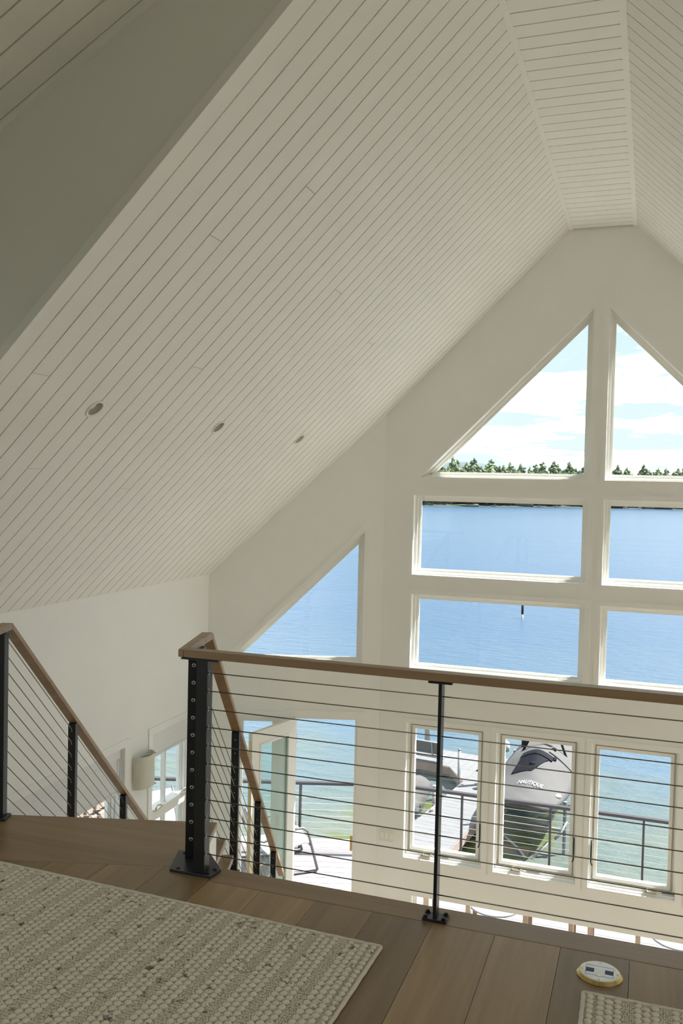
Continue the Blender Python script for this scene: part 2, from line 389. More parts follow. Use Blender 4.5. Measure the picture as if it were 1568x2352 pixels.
# header between the low loft ceiling and the great-room ceiling
ZL0, ML = 3.094, .577
zl = lambda x: min(ZL0 + ML*(x+2.626), ZL0 + ML*(2*XC-x+2.626), 4.15)
xt = -2.626 + (4.15-ZL0)/ML; xtr = 2*XC-xt
hu = .016
hdr_low = [(XLW-.15, zc(XLW-.15)+hu), (XF1, ZF+hu), (XF2, ZF+hu), (XRW+.15, zc(XRW+.15)+hu)]
hdr_up = [(XRW+.15, zl(XRW+.15)+.05), (xtr, 4.2), (xt, 4.2), (XLW-.15, zl(XLW-.15)+.05)]
simple('header_shaded', (.80, .80, .76), .6)  # duller than the wall paint: shade of the side facing away from the windows
wall('wall_header', hdr_low + hdr_up, [], lambda u, v, d: Vector((u, HY+d, v)), 0, .12, 'header wall above the loft edge, its shade put into the colour', 'header_shaded')

# ------------------------------------------------------------------ ceilings
BW, GAP, BT = .1265, .0085, .012
sl = Vector((1, 0, M)).normalized(); nl = Vector((M, 0, -1)).normalized()      # up the left slope; into the room
LEN = (Vector((XF1, 0, ZF)) - Vector((XLW, 0, ZE))).length
def f_slope(side):
    def f(a, y, d):      # a: distance up the slope from the eave, d: up and out
        p = Vector((XLW, y, ZE)) + sl*a - nl*d
        return p if side < 0 else Vector((2*XC-p.x, p.y, p.z))
    return f
SEAM0 = 4.437 - 11*BW     # first seam at/after header
LIGHT_Y = [3.931, 5.3225, 6.768]; LA = (Vector((-2.734, 0, 1.995)) - Vector((XLW, 0, ZE))).length; LR = .048
ceil = {}
for side, nm in ((-1, 'ceiling_left'), (1, 'ceiling_right')):
    f = f_slope(side)
    holes = [[(LA+LR*1.02*math.cos(t*math.pi/8), y+LR*1.02*math.sin(t*math.pi/8)) for t in range(16)] for y in LIGHT_Y] if side < 0 else []
    mb = MB().slab([(-.15, HY), (LEN+.02, HY), (LEN+.02, D+.1), (-.15, D+.1)], holes, f, BT+.001, BT+.02)
    ceil[side] = tag(mb.build(nm, 'gap_paint'), ('sloping white plank ceiling falling to the left eave' if side < 0 else 'sloping white plank ceiling at the right of the ridge'), 'ceiling', kind='structure')
    tag(MB().slab([(-.3, HY+.02), (LEN+.3, HY+.02), (LEN+.3, D+.3), (-.3, D+.3)], [], f, .2, .3).build('roof_slope_left' if side < 0 else 'roof_slope_right', 'roof_dark'),
        'dark roof deck over the %s ceiling slope' % ('left' if side < 0 else 'right'), 'roof', kind='structure')
ceil[0] = tag(MB().box((XF1-.02, HY, ZF+BT+.001), (XF2+.02, D+.1, ZF+BT+.02)).build('ceiling_ridge', 'gap_paint'), 'flat plank strip along the top of the vaulted ceiling', 'ceiling', kind='structure')
tag(MB().box((XF1-.4, HY+.02, ZF+.22), (XF2+.4, D+.3, ZF+.32)).build('roof_ridge', 'roof_dark'), 'flat roof deck over the ridge strip', 'roof', kind='structure')
def a_min(y):        # boards stop at the angled wall sections
    if y <= YFC: return 0.0
    x = XB - (D-y)/math.tan(PHI)
    return max(0.0, (x-XLW)/sl.x - .10)
JOINT = {2: 1.95, 5: 2.9, 6: 1.35, 8: 3.35, 11: 2.2, 14: 1.2, 17: 3.0, 21: 2.0, 26: 2.8}
k = 0; y0 = HY
seams = [HY] + [SEAM0 + i*BW for i in range(60) if HY+.03 < SEAM0 + i*BW < D-.01] + [D]
proto = {}
for i in range(len(seams)-1):
    a, b = seams[i]+GAP/2, seams[i+1]-GAP/2
    if i == 0: a = HY
    if i == len(seams)-2: b = D
    for side in (-1, 1):
        f = f_slope(side); lo = a_min(a)
        parts = [(lo, LEN)]
        if side < 0 and i in JOINT: parts = [(lo, JOINT[i]-.0012), (JOINT[i]+.0012, LEN)]
        for (l0, l1) in parts:
            out = [(l0, a), (l1, a), (l1, b), (l0, b)]; holes = []
            if side < 0:
                for ly in LIGHT_Y:
                    if a+LR < ly < b-LR and l0 < LA < l1:
                        holes = [[(LA+LR*math.cos(t*math.pi/8), ly+LR*math.sin(t*math.pi/8)) for t in range(16)]]
                    elif abs(ly-b) < LR and ly > b-LR and l0 < LA < l1:      # notch in the far edge
                        h = b-ly; half = math.sqrt(LR*LR-h*h); a1 = math.atan2(h, half)
                        arc = [(LA+LR*math.cos(th), ly+LR*math.sin(th)) for th in [a1 - (math.pi+2*a1)*q/10 for q in range(11)]]
                        out = [(l0, a), (l1, a), (l1, b)] + arc + [(l0, b)]
                    elif abs(ly-a) < LR and ly < a+LR and l0 < LA < l1:
                        h = ly-a; half = math.sqrt(LR*LR-h*h); a1 = math.atan2(-h, half)
                        arc = [(LA+LR*math.cos(th), ly+LR*math.sin(th)) for th in [(math.pi-a1) - (math.pi-2*a1)*q/10 for q in range(11)]]
                        out = [(l0, a)] + arc + [(l1, a), (l1, b), (l0, b)]
            key = (side, round(l0, 3), round(l1, 3), round(b-a, 4)) if len(out) == 4 and not holes else None
            if key is not None and key in proto:
                o, pa = proto[key]; c = o.copy(); COL.objects.link(c); c.parent = ceil[side]; c.location.y = o.location.y + a-pa
            else:
                o = MB().slab(out, holes, f, 0.0, BT).build('ceiling_board', 'ceiling_paint', ceil[side])
                if key is not None: proto[key] = (o, a)
    if i > 0 and ('flat', round(b-a, 4)) in proto:
        o, pa = proto[('flat', round(b-a, 4))]; c = o.copy(); COL.objects.link(c); c.parent = ceil[0]; c.location.y = a-pa
    else:
        proto[('flat', round(b-a, 4))] = (MB().box((XF1+.03, a-.02, ZF), (XF2-.03, b-.02, ZF+BT)).build('ceiling_board', 'ceiling_paint', ceil[0]), a)
for n, (xa, xb_) in enumerate(((XF1-.002, XF1+.031), (XF2-.031, XF2+.002))):
    tag(MB().box((xa, HY, ZF-.004), (xb_, D, ZF+BT)).build('trim_%d' % (n+1), 'ceiling_paint'), '%s trim batten along the flat ridge strip' % ('left' if n == 0 else 'right'), 'trim', kind='structure')
# thin moulding where the slopes meet the gable wall
fs = f_slope(-1)
tag(MB().hexa([fs((XB-XLW)/sl.x, D-.014, -.014), fs(LEN, D-.014, -.014), fs(LEN, D+.01, -.014), fs((XB-XLW)/sl.x, D+.01, -.014),
               fs((XB-XLW)/sl.x, D-.014, 0), fs(LEN, D-.014, 0), fs(LEN, D+.01, 0), fs((XB-XLW)/sl.x, D+.01, 0)]).build('trim_3', 'trim_paint'), 'thin moulding along the left gable rake', 'trim', kind='structure')
# edge trim of the header and the loft ceiling
hx = sl.cross(Vector((0, 1, 0)))
tag(MB().hexa([fs(-.1, HY-.012, -.006), fs(LEN, HY-.012, -.006), fs(LEN, HY+.010, -.006), fs(-.1, HY+.010, -.006),
               fs(-.1, HY-.012, .032), fs(LEN, HY-.012, .032), fs(LEN, HY+.010, .032), fs(-.1, HY+.010, .032)]).build('trim_4', 'trim_paint'), 'slim edge bead along the bottom of the shaded header', 'trim', kind='structure')
ll = Vector((1, 0, ML)).normalized(); nn = Vector((ML, 0, -1)).normalized(); LLEN = (xt-XLW)/ll.x
def f_loft(side):
    def f(a, y, d):
        p = Vector((XLW, y, zl(XLW))) + ll*a - nn*d
        return p if side < 0 else Vector((2*XC-p.x, p.y, p.z))
    return f
for side, nm in ((-1, 'ceiling_loft_left'), (1, 'ceiling_loft_right')):
    f = f_loft(side)
    o = tag(MB().slab([(-.2, LB-.1), (LLEN+.1, LB-.1), (LLEN+.1, HY), (-.2, HY)], [], f, BT+.001, .12).build(nm, 'gap_paint'), 'shaded low plank ceiling over the loft, %s side' % ('left' if side < 0 else 'right'), 'ceiling', kind='structure')
    for j in range(14):
        b = HY - .03 - j*BW; a = b-BW+GAP
        if j == 0: b0 = MB().slab([(0, a), (LLEN, a), (LLEN, b), (0, b)], [], f, 0, BT).build('ceiling_board', 'ceiling_paint', o)
        else:
            c = b0.copy(); COL.objects.link(c); c.parent = o; c.location.y = -j*BW
tag(MB().box((xt-.05, LB-.1, 4.15), (xtr+.05, HY, 4.3)).build('ceiling_loft_ridge', 'ceiling_paint'), 'flat top of the loft ceiling', 'ceiling', kind='structure')
fl = f_loft(-1)
tag(MB().hexa([fl(0, HY-.028, -.022), fl(LLEN, HY-.028, -.022), fl(LLEN, HY, -.022), fl(0, HY, -.022), fl(0, HY-.028, 0), fl(LLEN, HY-.028, 0), fl(LLEN, HY, 0), fl(0, HY, 0)]).build('trim_5', 'ceiling_paint'),
    'moulding between the loft ceiling and the shaded header', 'trim', kind='structure')

# recessed lights
dl_lab = ['recessed ceiling light nearest the loft, largest of the three', 'middle recessed light on the sloping plank ceiling', 'recessed light nearest the gable wall, smallest of the three']
for n, ly in enumerate(LIGHT_Y):
    c = fs(LA, ly, 0); t = empty('recessed_light', c, dl_lab[n], 'ceiling light', 'recessed lights on the sloping ceiling')
    mb = MB(); N_ = 24; u = sl; w = Vector((0, 1, 0)); vs = []; fc = []
    prof = [(.0445, -.008), (.0445, .004), (.051, .006), (.0575, .004), (.059, .0004), (.047, .0002)]
    for r_, h in prof: vs += [c + nl*h + (u*math.cos(2*math.pi*q/N_) + w*math.sin(2*math.pi*q/N_))*r_ for q in range(N_)]
    for i in range(len(prof)):
        i2 = (i+1) % len(prof)
        for q in range(N_): fc.append((i*N_+q, i*N_+(q+1) % N_, i2*N_+(q+1) % N_, i2*N_+q))
    mb.add(vs, fc).build('trim_ring', 'vinyl_white', t, smooth=True)
    mb = MB(); vs = []; fc = []; prof = [(.0455, -.002), (.042, -.018), (.035, -.034), (.033, -.036)]
    for r_, h in prof: vs += [c + nl*h + (u*math.cos(2*math.pi*q/N_) + w*math.sin(2*math.pi*q/N_))*r_ for q in range(N_)]
    for i in range(len(prof)-1):
        for q in range(N_): fc.append((i*N_+q, i*N_+(q+1) % N_, (i+1)*N_+(q+1) % N_, (i+1)*N_+q))
    mb.add(vs, fc).build('reflector', 'reflector', t, smooth=True)
    MB().lathe(c, nl, [(.034, -.055), (.034, -.03), (.030, -.022), (.016, -.015), (.003, -.013)], 20).build('bulb', 'bulb_glass', t, smooth=True)

# ------------------------------------------------------------------ windows
WN = [0]
def window(poly, f, label, cas=.05, fr=.045, sash=0.0, casing=True, mat='vinyl_white', pane='window_glass', depth=(.055, .15)):
    WN[0] += 1
    cx = sum(p[0] for p in poly)/len(poly); cz = min(p[1] for p in poly)
    t = empty('window_%d' % WN[0], f(cx, cz, 0), label, 'window', kind='structure')
    if casing:
        MB().ring(inset(poly, -cas), inset(poly, -.004), f, -.009, .0).build('casing', 'wall_paint', t)
    a = inset(poly, .0); b = inset(poly, fr*.55); c = inset(poly, fr)
    MB().ring(a, b, f, depth[0], depth[1]).build('frame', mat, t)
    s = MB().ring(b, c, f, depth[0]+.03, depth[1]-.01).build('sash', mat, t)
    e = inset(c, .006)
    MB().ring(c, e, f, depth[0]+.042, depth[0]+.05).build('glazing_bead', mat, t)
    MB().slab(c, [], f, depth[0]+.052, depth[0]+.058).build('pane', pane, t)
    return t
window(TRI_L, f_main, 'triangular window at the top left of the gable, sky and trees in it')
window(TRI_R, f_main, 'triangular window at the top right of the gable, cut by the frame')
window(R2L, f_main, 'wide left window of the upper row, far shore along its top')
window(R2R, f_main, 'wide right window of the upper row with the far shore in it')
window(R3L, f_main, 'wide left window of the lower row with a pole standing in the lake')
window(R3R, f_main, 'wide right window of the lower row, just above the wooden handrail')
window(STRI, f_fac, 'triangular window low on the left, filled with blue water')
window(mir(STRI), f_facr, 'triangular window on the right angled wall')
def casement(poly, lock, label, crank_at=.3):
    f = f_main; t = window(poly, f, label, fr=.03, depth=(.05, .15))
    x0, x1 = poly[0][0], poly[1][0]; z0, z1 = poly[0][1], poly[2][1]
    s = rect(x0+.03, x1-.03, z0+.045, z1-.03)
    MB().ring(s, inset(s, .0035), f, .072, .10).build('gasket', 'gasket', t)
    MB().ring(inset(s, .0035), inset(s, .035), f, .075, .13).build('casement_sash', 'vinyl_white', t)
    MB().box((x0+.002, D+.02, z0), (x1-.002, D+.15, z0+.018)).build('stool', 'trim_paint', t, bevel=.003)
    MB().box((x0+.01, D+.045, z0+.018), (x1-.01, D+.10, z0+.045)).build('sill_track', 'vinyl_white', t, bevel=.002)
    cx = x0 + (x1-x0)*crank_at
    k_ = MB().box((cx-.055, D+.012, z0+.019), (cx+.055, D+.05, z0+.034)).build('crank_base', 'nickel', t, bevel=.006, seg=2)
    MB().tube([(cx-.03, D+.03, z0+.034), (cx-.028, D+.02, z0+.058), (cx+.0, D+.012, z0+.066), (cx+.05, D+.008, z0+.050), (cx+.072, D+.006, z0+.036)], [.011, .010, .008, .008, .010], 8).build('crank_handle', 'nickel', k_, smooth=True)
    MB().box((cx+.10, D+.04, z0+.03), (cx+.22, D+.046, z0+.040)).build('badge', 'gasket', t)
    lx = x1-.02 if lock > 0 else x0+.02
    lk = MB().box((lx-.008, D+.02, z0+.20), (lx+.008, D+.04, z0+.40)).build('lock_plate', 'vinyl_white', t)
    MB().tube([(lx, D+.015, z0+.42), (lx, D+.012, z0+.30), (lx, D+.005, z0+.22), (lx-.01*lock, D-.002, z0+.20)], [.007, .007, .006, .006], 8).build('lock_lever', 'black_metal' if lock else 'nickel', lk, smooth=True)
    return t
casement(CAS[0], 1, 'casement window showing the dock, behind the slim railing post', .28)
casement(CAS[1], 1, 'casement window showing the grey covered boat', .27)
casement(CAS[2], -1, 'casement window showing only open water, its crank at the right', .72)
casement(CAS[3], -1, 'casement window at the right end of the row', .72)
tl = window(LOW, f_main, 'low strip window just above the loft edge, sunlit deck behind it', fr=.02, depth=(.06, .14))
# door opening and sidelight in the left facet
t = window(SIDE, f_fac, 'tall sidelight left of the open door, half hidden by the stair rail', fr=.075, depth=(.05, .15))
t = empty('door_frame_1', f_fac(-2.9, ZM, 0), 'white frame of the open doorway to the deck', 'door frame', kind='structure')
dd = [(-3.215, ZM), (-3.215, -.636), (-2.617, -.636), (-2.617, ZM)]
jb = MB(); jb.slab([(-3.215, ZM), (-3.195, ZM), (-3.195, -.656), (-2.637, -.656), (-2.637, ZM), (-2.617, ZM), (-2.617, -.636), (-3.215, -.636)], [], f_fac, -.002, .175)
jb.build('jamb', 'trim_paint', t)
MB().slab([(-3.285, ZM), (-3.217, ZM), (-3.217, -.634), (-2.615, -.634), (-2.615, ZM), (-2.55, ZM), (-2.55, -.57), (-3.285, -.57)], [], f_fac, -.010, 0).build('casing', 'wall_paint', t)
MB().slab(rect(-2.66, -2.637, ZM+.9, ZM+1.05), [], f_fac, .06, .10).build('strike_plate', 'brass', t)
MB().slab(rect(-3.20, -2.63, ZM, ZM+.02), [], f_fac, .0, .18).build('threshold', 'brushed', t)
# the open leaf, swung into the room
HG = f_fac(-3.192, 0, .0); LD = Vector((math.cos(R(-103)), math.sin(R(-103)), 0)); LNo = Vector((-LD.y, LD.x, 0)); LWD = .70
def f_leaf(u, v, d): return Vector((HG.x, HG.y, 0)) + LD*u + LNo*d + Vector((0, 0, v))
t = tag(empty('door_1', (HG.x, HG.y, ZM+.012)), 'white glazed door swung open into the room', 'door', kind='structure')
lf = rect(0.0, LWD, ZM+.012, -.645); gl_ = rect(.115, LWD-.115, ZM+.28, -.645-.12)
MB().ring(lf, gl_, f_leaf, -.022, .022).build('leaf', 'vinyl_white', t, bevel=.002)
MB().ring(inset(gl_, -.001), inset(gl_, .022), f_leaf, .012, .027).build('glazing_bead', 'vinyl_white', t)
MB().ring(inset(gl_, -.001), inset(gl_, .022), f_leaf, -.027, -.012).build('glazing_bead', 'vinyl_white', t)
MB().slab(gl_, [], f_leaf, -.004, .004).build('pane', 'door_glass', t)
MB().slab(rect(LWD-.001, LWD+.003, ZM+.1, -.72), [], f_leaf, -.010, .010).build('lock_strip', 'brass', t)
h_ = MB().slab(rect(LWD-.075, LWD-.04, ZM+.88, ZM+1.10), [], f_leaf, .022, .028).build('handle_plate', 'brass', t)
MB().tube([f_leaf(LWD-.058, ZM+1.0, .028), f_leaf(LWD-.058, ZM+1.0, .07), f_leaf(LWD-.15, ZM+1.0, .075)], .009, 8).build('lever', 'brass', h_, smooth=True)
for zz in (ZM+.25, ZM+1.1, -.85): MB().tube([f_leaf(-.006, zz-.05, .014), f_leaf(-.006, zz+.05, .014)], .007, 8).build('hinge', 'nickel', t)
# left wall windows with roller shades
def left_window(poly, label, rail_z, mull, shade_z, shade_lab):
    f = f_left; t = window(poly, f, label, fr=.022, cas=.065, depth=(.085, .15))
    y0, y1 = poly[0][0], poly[1][0]; z0, z1 = poly[0][1], poly[2][1]
    for m_ in mull: MB().box((XLW-.125, m_-.014, z0+.03), (XLW-.085, m_+.014, z1-.03)).build('mullion', 'vinyl_white', t)
    if rail_z is not None:
        MB().box((XLW-.15, y0+.01, rail_z-.09), (XLW-.045, y1-.01, rail_z)).build('rail', 'vinyl_white', t, bevel=.003)
        for m_ in (y0+.16, y1-.1):
            k_ = MB().box((XLW-.06, m_-.05, rail_z), (XLW-.02, m_+.05, rail_z+.015)).build('crank_base', 'nickel', t, bevel=.004)
            MB().tube([(XLW-.035, m_-.03, rail_z+.012), (XLW-.03, m_-.01, rail_z+.045), (XLW-.025, m_+.04, rail_z+.035), (XLW-.02, m_+.06, rail_z+.02)], .008, 8).build('crank_handle', 'nickel', k_, smooth=True)
    s = empty('roller_shade', f((y0+y1)/2, shade_z, .03), shade_lab, 'roller shade', 'white roller shades on the left wall')
    MB().box((XLW-.05, y0+.012, shade_z+.02), (XLW-.046, y1-.012, z1-.03)).build('fabric', 'shade_fabric', s)
    MB().box((XLW-.058, y0+.012, shade_z), (XLW-.038, y1-.012, shade_z+.022)).build('hem_bar', 'shade_fabric', s, bevel=.003)
    MB().box((XLW-.10, y0+.006, z1-.085), (XLW-.025, y1-.006, z1-.003)).build('headbox', 'shade_fabric', s, bevel=.004)
    if len(mull) != 1:
        mb = MB()
        for q in range(26): mb.lathe((XLW-.028, y1-.02, z1-.1-q*.013), (0, 0, 1), [(.001, -.004), (.0035, 0), (.001, .004)], 6)
        tag(mb.build('bead_chain', 'steel', s), kind='stuff')
left_window(W1, 'wide window on the left wall with its shade pulled nearly down', -2.05, (5.2,), -.952, 'long white roller shade seen through the left stair cables')
left_window(W2, 'narrow twin window beside the sconce, lake behind it', -1.30, (7.05,), -.815, 'short white roller shade on the narrow twin window')
mb = MB()
s1 = [o for o in COL.objects if o.name.startswith('roller_shade')][0]
for q in range(30): mb.lathe((XLW-.03, 6.242-.022, -.68-q*.011), (0, 0, 1), [(.001, -.0045), (.004, 0), (.001, .0045)], 6)
tag(mb.build('bead_chain', 'steel', s1), kind='stuff')
# unseen right wall windows, added to let more daylight into the room
window(rect(3.9, 6.24, -2.3, -.575), f_right, 'unseen wide window added on the right wall for daylight'); window(W2, f_right, 'unseen narrow window added on the right wall for daylight'); window(DM, f_right, 'unseen dormer window added on the right of the loft for daylight'); window(rect(-2.9, 2.6, -2.3, -.575), f_right, 'unseen long lower window added on the right wall for daylight')
window(DM, f_left, 'unseen dormer window added on the left of the loft for daylight')  # unseen opening, added to brighten the loft side
# sconce
t = empty('wall_sconce', (XLW, 6.50, -.97), 'curved frosted glass wall sconce between the two left windows', 'wall lamp')
mb = MB(); vs = []; n = 36
for j in range(n+1):
    th = math.pi*j/n; cy, cx_ = 6.50 - .137*math.cos(th), XLW + .012 + .092*math.sin(th)
    iy, ix = 6.50 - .131*math.cos(th), XLW + .012 + .086*math.sin(th)
    for zz in (-.965, -.695): vs += [(cx_, cy, zz), (ix, iy, zz)]
fc = []
for j in range(n):
    a = j*4; b = a+4
    fc += [(a, b, b+2, a+2), (a+1, a+3, b+3, b+1), (a+2, b+2, b+3, a+3), (a, a+1, b+1, b)]
fc += [(0, 2, 3, 1), (n*4, n*4+1, n*4+3, n*4+2)]
mb.add(vs, fc).build('shade', 'frosted', t, smooth=False)
MB().box((XLW, 6.42, -.90), (XLW+.012, 6.58, -.74)).build('back_plate', 'brushed', t)
MB().tube([(XLW+.006, 6.5, -.72), (XLW+.09, 6.56, -.70), (XLW+.103, 6.57, -.69)], .006, 6).build('clip', 'steel', t)
MB().tube([(XLW+.006, 6.5, -.93), (XLW+.09, 6.57, -.955), (XLW+.104, 6.575, -.96)], .006, 6).build('clip', 'steel', t)
MB().lathe((XLW+.045, 6.5, -.88), (0, 0, 1), [(.012, 0), (.014, .03), (.024, .06), (.022, .09), (.006, .11)], 12).build('bulb', 'bulb_glass', t, smooth=True)
# light switches
t = empty('light_switch', (-2.316, D, -1.766), 'three gang light switch plate right of the doorway', 'switch')
MB().box((-2.385, D-.007, -1.825), (-2.245, D, -1.71)).build('plate', 'plate_plastic', t, bevel=.003)
for q in range(3): MB().box((-2.371+q*.046, D-.011, -1.80), (-2.337+q*.046, D-.006, -1.735)).build('rocker', 'vinyl_white', t)

# ------------------------------------------------------------------ floors
AS = R(17.0); S = Vector((-math.sin(AS), math.cos(AS), 0)); T = Vector((math.cos(AS), math.sin(AS), 0))
def st(s, t, z=0.0): return S*s + T*t + Vector((0, 0, z))
EDGE = 3.335; SEAM_S = 3.667; NOSE = 4.17; TR, TL = -.72, -1.80
xy = lambda v: (v.x, v.y)
f_top = lambda u, v, d: Vector((u, v, d))
xk = -1.66
YW = 2.98
outline = [(XLW+.0, LB), (XRW, LB), (XRW, EDGE-.02), xy(st(0, 0)) and (-1.772, EDGE-.02), xy(st(NOSE-.02, TR)), xy(st(NOSE-.02, TL+.01)), xy(st(SEAM_S, TL+.01)), (XLW, xy(st(SEAM_S, TL))[1])]
fl_o = tag(MB().slab(outline, [], f_top, -.32, -.0201).build('floor', 'wall_paint'), 'loft floor of wide oak planks', 'floor', kind='structure')
PW = .2335; G = .0016
def seam_y(x): return (SEAM_S - S.x*x)/S.y
x = -.0165
xs = sorted([-.0165 + PW*i for i in range(-18, 14)])
random.seed(3)
for i in range(len(xs)-1):
    a, b = max(xs[i]+G/2, XLW), min(xs[i+1]-G/2, XRW)
    if b <= a: continue
    ends = [LB]; yy = LB + random.uniform(.6, 1.9)
    while yy < 2.3: ends.append(yy); yy += random.uniform(1.1, 2.1)
    if b <= xk:
        ya, yb = min(seam_y(a), 9), min(seam_y(b), 9)
        if a < xy(st(SEAM_S, TL))[0]: ya = yb = min(YW+.0, seam_y(xy(st(SEAM_S, TL))[0]))
    elif a >= xk: ya = yb = EDGE-.132
    else: ya, yb = seam_y(a), EDGE-.132
    for j in range(len(ends)):
        e0 = ends[j]+G/2
        if j < len(ends)-1: p = [(a, e0), (b, e0), (b, ends[j+1]-G/2), (a, ends[j+1]-G/2)]
        elif a < xk < b: p = [(a, e0), (b, e0), (b, EDGE-.132-G), (xk, EDGE-.132-G), (xk, seam_y(xk)-G), (a, seam_y(a)-G)]
        else: p = [(a, e0), (b, e0), (b, yb-G), (a, ya-G)]
        MB().slab(p, [], f_top, -.02, 0).build('plank', 'oak_floor', fl_o)
MB().slab([(xk+G, EDGE-.132), (XRW, EDGE-.132), (XRW, EDGE), (xk+G, EDGE)], [], f_top, -.03, 0).build('edge_board', 'oak_floor_x', fl_o, bevel=.004, seg=2)
MB().slab([xy(st(SEAM_S, TL)), (xk, seam_y(xk)), (xk, EDGE), (-1.772, EDGE), xy(st(NOSE, TR)), xy(st(NOSE, TL))], [], f_top, -.03, 0).build('landing_board', 'oak_floor_x', fl_o, bevel=.004, seg=2)
lo = tag(MB().box((XLW-.1, LB-.1, ZM-.1), (XRW+.1, D+.02, ZM-.021)).build('floor_lower', 'gap_paint'), 'pale wooden floor of the room below', 'floor', kind='structure')
xx = XLW
pl = None; n = 0
while xx < XRW:
    if pl is None: pl = MB().box((xx+.001, LB, ZM-.02), (xx+.199, D, ZM)).build('plank', 'lower_oak', lo)
    else:
        c = pl.copy(); COL.objects.link(c); c.parent = lo; c.location.x = n*.2
    xx += .2; n += 1

# ------------------------------------------------------------------ staircase
t = empty('staircase', st(NOSE, (TR+TL)/2, ZM), 'straight stair with oak treads going down to the lower floor', 'stairs')
NR = 15; RISE = -ZM/NR; RUN = .2565
for i in range(1, NR):
    s0 = NOSE + (i-1)*RUN - .0; z = -i*RISE
    p = [st(s0-.005, TL), st(s0-.005, TR), st(s0+RUN+.018, TR), st(s0+RUN+.018, TL)]
    MB().hexa([v+Vector((0, 0, z-.032)) for v in p] + [v+Vector((0, 0, z)) for v in p]).build('tread', 'oak_floor_x', t, bevel=.003)
for i in range(NR):
    s0 = NOSE-.022 + i*RUN; z1_ = -i*RISE-.033; z0_ = -(i+1)*RISE
    p = [st(s0, TL+.03), st(s0, TR-.056), st(s0+.014, TR-.056), st(s0+.014, TL+.03)]
    MB().hexa([v+Vector((0, 0, z0_)) for v in p] + [v+Vector((0, 0, z1_)) for v in p]).build('riser', 'trim_paint', t)
def stringer(t0, t1):
    pts = [(NOSE-.02, -.034)]
    for i in range(1, NR+1):
        s0 = NOSE-.006 + (i-1)*RUN; z = -i*RISE
        pts += [(s0, -(i-1)*RISE-.034), (s0, z-.034)]
    s_end = NOSE-.006+(NR-1)*RUN
    pts += [(s_end, ZM), (s_end-.25, ZM), (NOSE-.02, -.42)]
    q = []
    for p in pts:
        if not q or (abs(p[0]-q[-1][0])+abs(p[1]-q[-1][1])) > 1e-4: q.append(p)
    q = [p for p in q if p[1] >= ZM-1e-6]
    MB().slab(q, [], lambda u, v, d: st(u, d, v), t0, t1).build('stringer', 'trim_paint', t)
stringer(TR-.09, TR-.056); stringer(TL+.03, TL+.06)

# ------------------------------------------------------------------ railings
CZ = [.094+.0752*i for i in range(11)]
RZ0, RZ1 = .906, .938; YC = 3.238; PO = .025
def bolt(mb, c, r=.0075, h=.009):
    mb.lathe(c, (0, 0, 1), [(r*1.5, 0), (r*1.5, .002), (r, .003), (r, h), (r*.7, h+.001)], 10)
# level run along the loft edge
rl = empty('loft_railing', (-.7, YC, 0), 'black cable railing with wooden handrail along the loft edge', 'railing')
xe = XRW-.02
MB().hexa([(-1.79, YC-.027, RZ0), (xe, YC-.027, RZ0), (xe, YC+.027, RZ0), (-1.79, YC+.027, RZ0), (-1.79, YC-.027, RZ1), (xe, YC-.027, RZ1), (xe, YC+.027, RZ1), (-1.79, YC+.027, RZ1)]).build('handrail', 'oak_rail', rl, bevel=.003, seg=2)
RP = Vector((-1.713, 3.252, 0))
ps = MB().box((RP.x-PO, RP.y-PO, .011), (RP.x+PO, RP.y+PO, RZ0-.006)).build('end_post', 'black_metal', rl, bevel=.003, seg=2)
MB().box((-1.80, YC-.03, RZ0-.007), (-1.63, YC+.03, RZ0-.0005)).build('top_plate', 'black_metal', ps)
for x in (-.7135, .82, 2.35):
    p = MB().box((x-.0065, YC-.025, .010), (x+.0065, YC+.025, RZ0-.006)).build('flat_post', 'black_metal', rl, bevel=.0015)
    MB().box((x-.045, YC-.03, RZ0-.007), (x+.045, YC+.03, RZ0-.0005)).build('top_plate', 'black_metal', p)
    MB().box((x-.046, YC-.030, 0), (x+.046, YC+.032, .011)).build('base_plate', 'black_plate', p, bevel=.0015)
    for dx in (-.035, .035):
        for dy in (-.02, .022):
            mb = MB(); bolt(mb, (x+dx, YC+dy, .011)); mb.build('bolt', 'black_metal', p)
for z in CZ:
    c = MB().tube([(RP.x+PO, YC, z), (xe, YC, z)], .0024, 6, True).build('cable', 'cable_steel', rl, smooth=True)
mb = MB()
for z in CZ:
    for dz in (-.007, .007): mb.lathe((RP.x+PO, YC+.002, z+dz), (1, 0, 0), [(.0026, -.002), (.0026, .0015), (.001, .002)], 6)
for z in CZ: mb.tube([(RP.x+PO-.001, YC, z), (RP.x+PO+.006, YC, z)], .0042, 8)
tag(mb.build('cable_fittings', 'steel', ps), kind='stuff')
MB().slab([(-1.845, 3.222), (-1.655, 3.222), (-1.645, 3.30), (-1.765, 3.43), (-1.905, 3.405)], [], f_top, 0, .011).build('base_plate', 'black_plate', ps, bevel=.0015)
for p in ((-1.815, 3.24), (-1.675, 3.24), (-1.665, 3.285), (-1.865, 3.385)):
    mb = MB(); bolt(mb, (*p, .011), .006, .004); mb.build('bolt', 'black_metal', ps)
